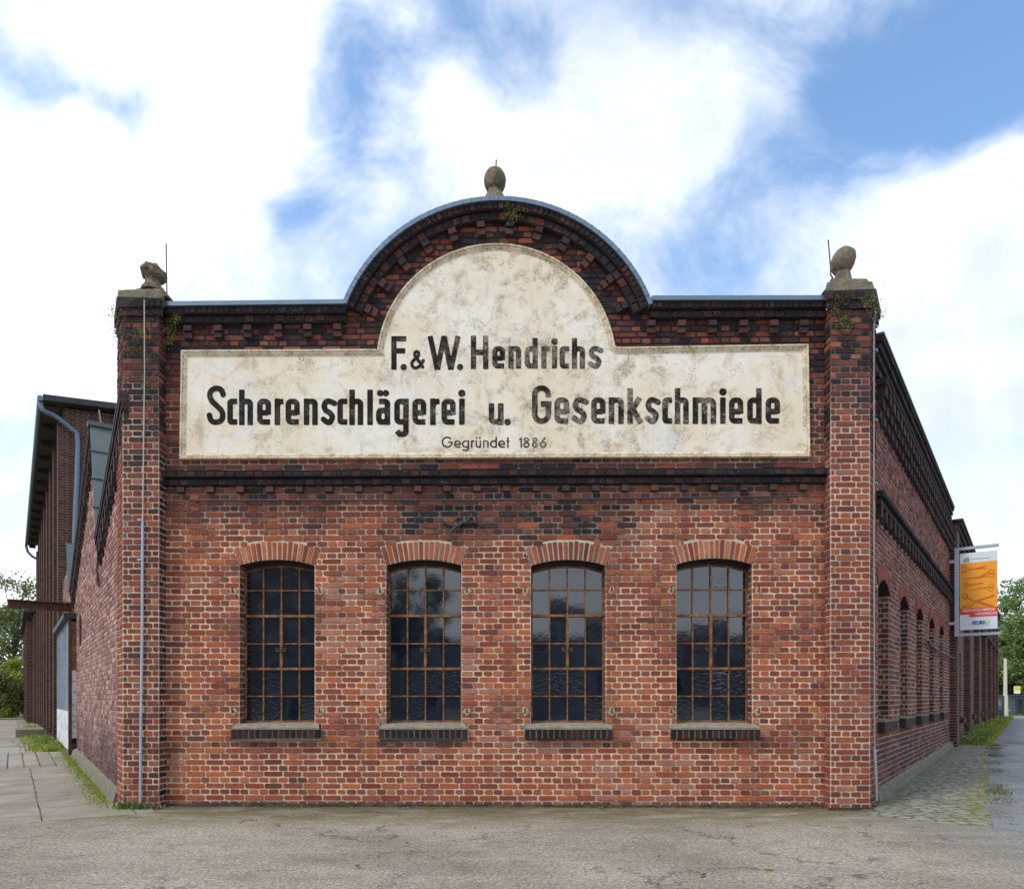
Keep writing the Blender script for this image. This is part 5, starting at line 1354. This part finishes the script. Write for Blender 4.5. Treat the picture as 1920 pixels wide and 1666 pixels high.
tree('bush','olive green bush low at the left picture edge',gt(-14,47),3.0,2.4,1.6,6000,.11,'leaf_olive',6,clumps=22,cat='bush',trunk=.08,low=.1,group='bushes at the end of the left path')
tree('bush','small sunny bush against the low boundary wall',gt(47,58),3.4,1.7,1.6,4000,.11,'leaf_bright',16,clumps=18,cat='bush',trunk=.08,low=.1,group='bushes at the end of the left path')
tree('tree','big full crowned green tree rising behind the bus shelter',gt(1955,86),17.0,6.2,7.8,30000,.24,'leaf_deep',7,clumps=80,trunk=.35,group='trees behind the bus shelter')
tree('tree','dark lower tree directly behind the bus stop sign',gt(1905,82),9.0,4.6,4.5,20000,.2,'leaf_mid',8,clumps=36,trunk=.25,group='trees behind the bus shelter')
tree('tree','further green tree just right of the banner',gt(1892,112),15.0,4.6,6.5,16000,.26,'leaf_deep',9,clumps=36,trunk=.3,group='trees behind the bus shelter')
tree('tree','dense tree at the right picture edge',gt(2040,80),15.0,6.2,7.0,16000,.26,'leaf_mid',19,clumps=36,trunk=.3,group='trees behind the bus shelter')
# hedge closing the view below the trees
m=MB(); rg=random.Random(12)
for i in range(9000):
    x=rg.uniform(50,110); leafquad(m,Vector((x,96+rg.gauss(0,1),gz(x,96)+rg.random()**.8*3.6)),.26,rg)
o=m.build('hedge','leaf_deep'); tag(o,'dark hedge running behind the bus shelter','hedge')
m=MB(); rg=random.Random(13)
for i in range(9000):
    x=rg.uniform(-75,-42); leafquad(m,Vector((x,68+rg.gauss(0,1.0),gz(x,68)+rg.random()**.8*2.6)),.2,rg)
o=m.build('hedge','leaf_bright'); tag(o,'bright green hedge across the end of the left path','hedge')
# plants growing in the masonry
def wallplant(px,py,fr,off,r,n,label,matn='leaf_olive',seed=0):
    rg=random.Random(seed); c=Vector(fr.p(*fr.px(px,py,off),off)); m=MB(); s=MB()
    for i in range(n):
        d=Vector((rg.gauss(0,1),-abs(rg.gauss(0,.5)),rg.gauss(0,1)))*r*.42; leafquad(m,c+d,.012,rg)
    for i in range(6):
        d=Vector((rg.gauss(0,1),-abs(rg.gauss(0,.5)),rg.gauss(0,1)))*r*.5; s.tube([c-Vector((0,0,r*.3)),c+d],[.003,.0015],4)
    T=thing('wall_plant',label,'plant',c,'small plants rooted in the masonry'); m.build('leaf_cluster',matn,T); s.build('stem','bark',T)
plants=[(262,652,FF,PD,'tuft of leaves with reddish tips on the left pier beside the cable'),(268,624,FF,PD+.02,'upper olive tuft on the left pier just left of the cable'),(250,654,FF,PD,'lowest left tuft on the left pier'),
 (330,597,FF,.10,'plant on the cornice just right of the left pier'),(318,620,FF,.10,'leafy plant in the corner between left pier and wall'),(316,640,FF,.06,'plant below the cornice beside the left pier'),(315,690,FF,.05,'thin sprig low in the corner by the left pier'),(274,720,FF,PD,'small tuft lowest on the left pier by the cable'),
 (1576,565,FF,PD+.05,'plant under the right capstone'),(1583,601,FF,PD,'bright plant in the middle of the right pier top'),(1572,618,FF,PD,'lower left tuft on the right pier'),(1590,616,FF,PD,'lower right tuft on the right pier'),(1568,585,FF,PD+.03,'small tuft at the left edge of the right pier'),(1628,565,FF,PD+.05,'plant on the outer corner of the right pier head'),
 (955,386,FF,.13,'plant at the crown of the arched cornice'),(963,402,FF,.10,'leafy plant hanging between the middle dentils'),(948,404,FF,.10,'tiny sprig left of the middle dentil'),(985,392,FF,.12,'small sprig right of the arch crown'),(1000,416,FF,.1,'green sprig beside the dentil right of the arch crown')]
for i,(x,y,f,of,lab) in enumerate(plants):
    wallplant(x,y,f,of,[.11,.10,.08,.10,.13,.11,.09,.07,.10,.12,.08,.10,.07,.13,.09,.11,.06,.07,.06][i],[120,100,70,110,140,110,60,60,90,110,70,90,50,140,90,110,40,40,40][i],lab,['leaf_olive','leaf_bright'][i%2],i+100)
for i,(x,y,r,lab) in enumerate([(222,590,.16,'shrubby weed on the outer left corner of the left pier head'),(224,625,.13,'smaller weed under the left pier head at its outer corner')]):
    wallplant(x,y,sf,.06,r,170,lab,'leaf_olive',200+i)
wallplant(1641,585,sfr,.07,.15,170,'shrubby weed on the outer right corner of the right pier','leaf_olive',210)
# grass and weeds at the wall feet
def grass(name,label,pts,n,h,matn,seed):
    rg=random.Random(seed); m=MB()
    for i in range(n):
        fr,s_,v_,hh=pts(rg); p=Vector(fr.p(s_,0,v_)); p.z=gz(p.x,p.y)+.01
        k_=rg.uniform(.4,1)*hh*h; a=rg.uniform(0,6.28); w_=.006+.004*rg.random()+.002*p.y/10; d=Vector((math.cos(a),math.sin(a),0)); l=Vector((rg.gauss(0,.35),rg.gauss(0,.35),1)).normalized()*k_
        c=rg.random(); m.face([p-d*w_,p+d*w_,p+l*.6+d*w_*.7,p+l+Vector((rg.gauss(0,.3),rg.gauss(0,.3),0))*k_*.4],(c,c,c))
    o=m.build(name,matn); tag(o,label,'grass',kind='stuff')
def pl(rg):
    s=rg.choice([rg.uniform(.4,10.5),rg.uniform(10,26),rg.uniform(10,26),rg.uniform(12,40)]); return FL,s,.14+abs(rg.gauss(0,.08 if s<10 else .30))+(.1 if s>10 else 0),(.22 if s<10 else .75)*max(.15,.6+1.6*fbm(s,0,.9,77))
grass('grass','grass and weeds along the foot of the left walls',pl,7000,.20,'leaf_bright',71)
def pr(rg):
    s=rg.choice([rg.uniform(12.0,24),rg.uniform(12.2,30),rg.uniform(15,38)]); return FR,s,.08+rg.random()*.78,.4+.6*max(0,.5+1.5*fbm(s,0,.6,79))
grass('grass','grass and weeds in the strip before the right wing',pr,13000,.27,'leaf_bright',72)
def pe(rg):
    s=rg.uniform(-.5,14); return FR,s,verge_w(s)+rg.gauss(0,.09),.25*max(0,.5+1.8*fbm(s,0,1.1,78))
grass('grass','thin moss and grass along the edge of the asphalt path',pe,3500,.10,'leaf_olive',73)
def pf(rg):
    u=rg.uniform(pu0,qu1); return FF,u,.09+abs(rg.gauss(0,.05))+(PD if u<pu1 or u>qu0 else 0),.2+.8*max(0,fbm(u,0,1.2,8))
grass('grass','sparse tufts at the foot of the front wall',pf,1300,.06,'leaf_olive',74)
def pt(rg): return FF,rg.gauss(pu0+.18,.14),PD+.05+abs(rg.gauss(0,.05)),1
grass('grass','small weed clump at the foot of the left pier',pt,300,.10,'leaf_mid',75)
def weeds(name,label,pts,n,matn,seed):
    rg=random.Random(seed); m=MB()
    for i in range(n):
        fr,s_,v_,hh=pts(rg); p=Vector(fr.p(s_,0,v_)); p.z=gz(p.x,p.y)+.02
        for k_ in range(9):
            a=rg.uniform(0,6.28); l=hh*rg.uniform(.4,1); q_=p+Vector((math.cos(a)*l*.6,math.sin(a)*l*.6,l*rg.uniform(.3,1.2))); leafquad(m,q_,(.008 if hh<.05 else .022)+.02*rg.random()*hh*6,rg)
    o=m.build(name,matn); tag(o,label,'weeds',kind='stuff')
weeds('weeds','broad leaved weeds among the grass before the right wing',lambda rg:(FR,rg.choice([rg.uniform(12,16),rg.uniform(12,28)]),.1+rg.random()*.6,rg.choice([.08,.14,.26])),330,'leaf_mid',81)
weeds('weeds','broad leaved weeds at the foot of the ribbed rear hall',lambda rg:(FL,rg.choice([rg.uniform(10.5,14),rg.uniform(11,26)]),.15+rg.random()*.5,rg.choice([.06,.12,.2])),260,'leaf_mid',82)
weeds('weeds','low weeds and moss in the cracks along the foot of the left wall',lambda rg:(FL,rg.uniform(.3,9),.17+abs(rg.gauss(0,.12)),rg.choice([.02,.035])),420,'leaf_bright',83)
# fallen leaves
for i,(x,y,sz,lab) in enumerate([(1441,1631,.035,'yellow fallen leaf on the asphalt, the brightest and largest'),(1023,1636,.02,'small pale fallen leaf near the bottom middle of the ground'),(1488,1527,.035,'brown olive fallen leaf close to the right part of the front wall'),(1235,1608,.015,'dark scrap lying on the asphalt left of the yellow leaf'),(1317,1644,.03,'dark curled leaf near the bottom edge'),(1373,1567,.02,'tiny yellow leaf below the rightmost front window'),(672,1627,.025,'thin brown twig-like leaf left on the asphalt')]):
    Y=H*FPX/(y-HY); c=Vector(((x-CX)*Y/FPX,Y,.012)); rg=random.Random(i); m=MB(); a=rg.uniform(0,3)
    pts_=[]
    for k_ in range(10):
        t_=k_*2*math.pi/10; r_=sz*(1 if k_%2 else .75); u_=Vector((math.cos(t_)*r_*1.6,math.sin(t_)*r_*.8,0)); u_=Matrix.Rotation(a,3,'Z')@u_; pts_.append(c+u_+Vector((0,0,.004+.012*abs(math.cos(t_)))))
    for k_ in range(10): m.face([c+Vector((0,0,.003)),pts_[k_],pts_[(k_+1)%10]])
    m2=m.build('fallen_leaf','dead_leaf' if i in (0,1,2,5) else 'dark_rust',None,loc=tuple(c)); tag(m2,lab,'leaf',group='fallen leaves on the forecourt')

# ================================================================== BUS STOP, POLE, GATE
Y=70
sh=thing('bus_shelter','glass bus shelter with dark roof at the far end of the road','bus shelter',gt(1925,Y))
Sf=Frame(gt(1888,Y),(1,0,0),(0,-1,0)); K7=Y/FPX; W7=70*K7; zr_=39*K7
m=MB(); m.box(Sf,-.05,W7,zr_-.12,zr_+.02,-1.5,.1); m.build('roof','dark_metal',sh)
for u_ in (.05,30*K7,58*K7): m=MB(); m.box(Sf,u_,u_+.1,0,zr_-.12,-.05,.05); m.build('post','dark_metal',sh)
m=MB(); m.box(Sf,.1,W7,.2,zr_-.15,-1.45,-1.42); m.build('back_glass','shelter_glass',sh)
m=MB(); m.box(Sf,1.0*K7,16*K7,.5,.62,-1.2,-.8); m.build('bench','white_cloth',sh)
m=MB(); m.box(Sf,36*K7,55*K7,.25,zr_-.4,-1.4,-1.36); m.build('poster_case','dark_metal',sh)
bsn=thing('bus_stop_sign','yellow and white bus stop sign above the shelter roof','sign',gt(1907,66))
Tf=Frame(gt(1901,66),(1,0,0),(0,-1,0)); K6=66/FPX; z0_=(1343-1301)*K6
m=MB(); m.tube([gt(1907,66),gt(1907,66,2.9*.9)],.045,8); m.build('post','dark_metal',bsn)
m=MB(); m.box(Tf,0,11.5*K6,z0_,z0_+14*K6,-.0,.06); pb=m.build('sign_plate','white_print',bsn)
m=MB(); m.box(Tf,.04,11.5*K6-.04,z0_+6*K6,z0_+13.4*K6,.062,.07); m.box(Tf,.0,.05,z0_,z0_+14*K6,.062,.068); m.box(Tf,11.5*K6-.05,11.5*K6,z0_,z0_+14*K6,.062,.068); m.build('yellow_field','yellow_sign',pb)
m=MB(); add_glyph(m,[[(5.75*K6+.15*math.cos(a),z0_+9.7*K6+.12*math.sin(a)) for a in [k_*math.pi/9 for k_ in range(19)]]],[],.02,.012,lambda x,y:Tf.p(x,y,.074)); m.build('stop_symbol','green_print',pb)
po=thing('lamp_post','cream coloured concrete pole beside the end of the right wing','pole',gt(1884,52))
b8=gt(1885,52); m=MB(); m.tube([b8,(b8[0],52,b8[2]+109*52/FPX)],[.15,.10],12); m.build('shaft','cream_pole',po)
m=MB(); m.tube([b8,(b8[0],52,b8[2]+1.6)],[.19,.17],12); m.build('base_sleeve','cream_pole',po)
gtq=thing('steel_gate','dark steel gate between the wing and the cream pole','gate',gt(1876,50))
Gf=Frame(gt(1870,50),(1,0,0),(0,-1,0)); K5=50/FPX
m=MB(); m.box(Gf,0,9*K5,.05,.55,-.02,.02); 
for i in range(8): m.box(Gf,i*K5*1.15,i*K5*1.15+.02,.05,.85,.022,.04)
m.build('railing','dark_metal',gtq)
m=MB(); m.box(Gf,9*K5,12.5*K5,0,1.55,-.05,.05); m.build('gate_post','dark_metal',gtq)
rw=thing('road_sign','small red and white sign on a pole beyond the wing','sign',gt(1866,60))
m=MB(); c9=gt(1866.5,60); zz9=H+(HY-1220)*60/FPX; Qf=Frame((c9[0],60,0),(1,0,0),(0,-1,0))
m.tube([c9,(c9[0],60,zz9)],.04,6); m.build('post','galvanised',rw)
m=MB(); m.box(Qf,-.1,.16,zz9-.2,zz9+.22,.05,.07); p9=m.build('sign_plate','white_print',rw)
m=MB(); m.box(Qf,-.1,.16,zz9+.1,zz9+.22,.072,.076); m.build('red_bar','red_print',p9)

# ================================================================== HOUSES ACROSS THE STREET (seen in the window panes)
def house(name,label,x0,x1,y,h,matn,roofh,seed,dep=9):
    T=thing(name,label,'house',((x0+x1)/2,y,0),'houses across the street, seen in the panes'); F=Frame((x0,y,0),(1,0,0),(0,1,0))
    m=MB(); m.box(F,0,x1-x0,0,h,-dep,0); m.build('wall',matn,T)
    m=MB(); Wd_=x1-x0; m.mesh([F.p(-.3,h,.3),F.p(Wd_+.3,h,.3),F.p(Wd_+.3,h,-dep-.3),F.p(-.3,h,-dep-.3),F.p(-.3,h+roofh,-dep/2),F.p(Wd_+.3,h+roofh,-dep/2)],[(0,1,5,4),(2,3,4,5),(0,4,3),(1,2,5)]); m.build('roof','red_tiles',T)
    n=int(Wd_/2.2)
    for r_ in range(int(h/2.8)):
        for i in range(n):
            u_=(i+.5)*Wd_/n; z_=.9+r_*2.8; f=MB(); f.box(F,u_-.55,u_+.55,z_,z_+1.6,.002,.05); fo=f.build('window','white_steel',T)
            f=MB(); f.box(F,u_-.47,u_+.47,z_+.08,z_+1.52,.052,.06); f.build('pane','window_glass',fo)
house('opposite_house','pale rendered house across the street, reflected in the middle windows',-11,5.2,-24,5.6,'pale_render',1.2,1)
house('opposite_house','tan house across the street, reflected in the right windows',6.2,24,-27,5.6,'tan_render',1.3,2)
house('opposite_house','tall plain house across the street, reflected in the left window',-30,-12,-22,11,'tan_render',3,3)
tree('tree','tree across the street, reflected in the second window',(-6,-15,0),8.5,2.2,3.0,3500,.12,'leaf_mid',33,clumps=20,group='trees across the street, seen in the panes')
sc.render.engine='CYCLES'
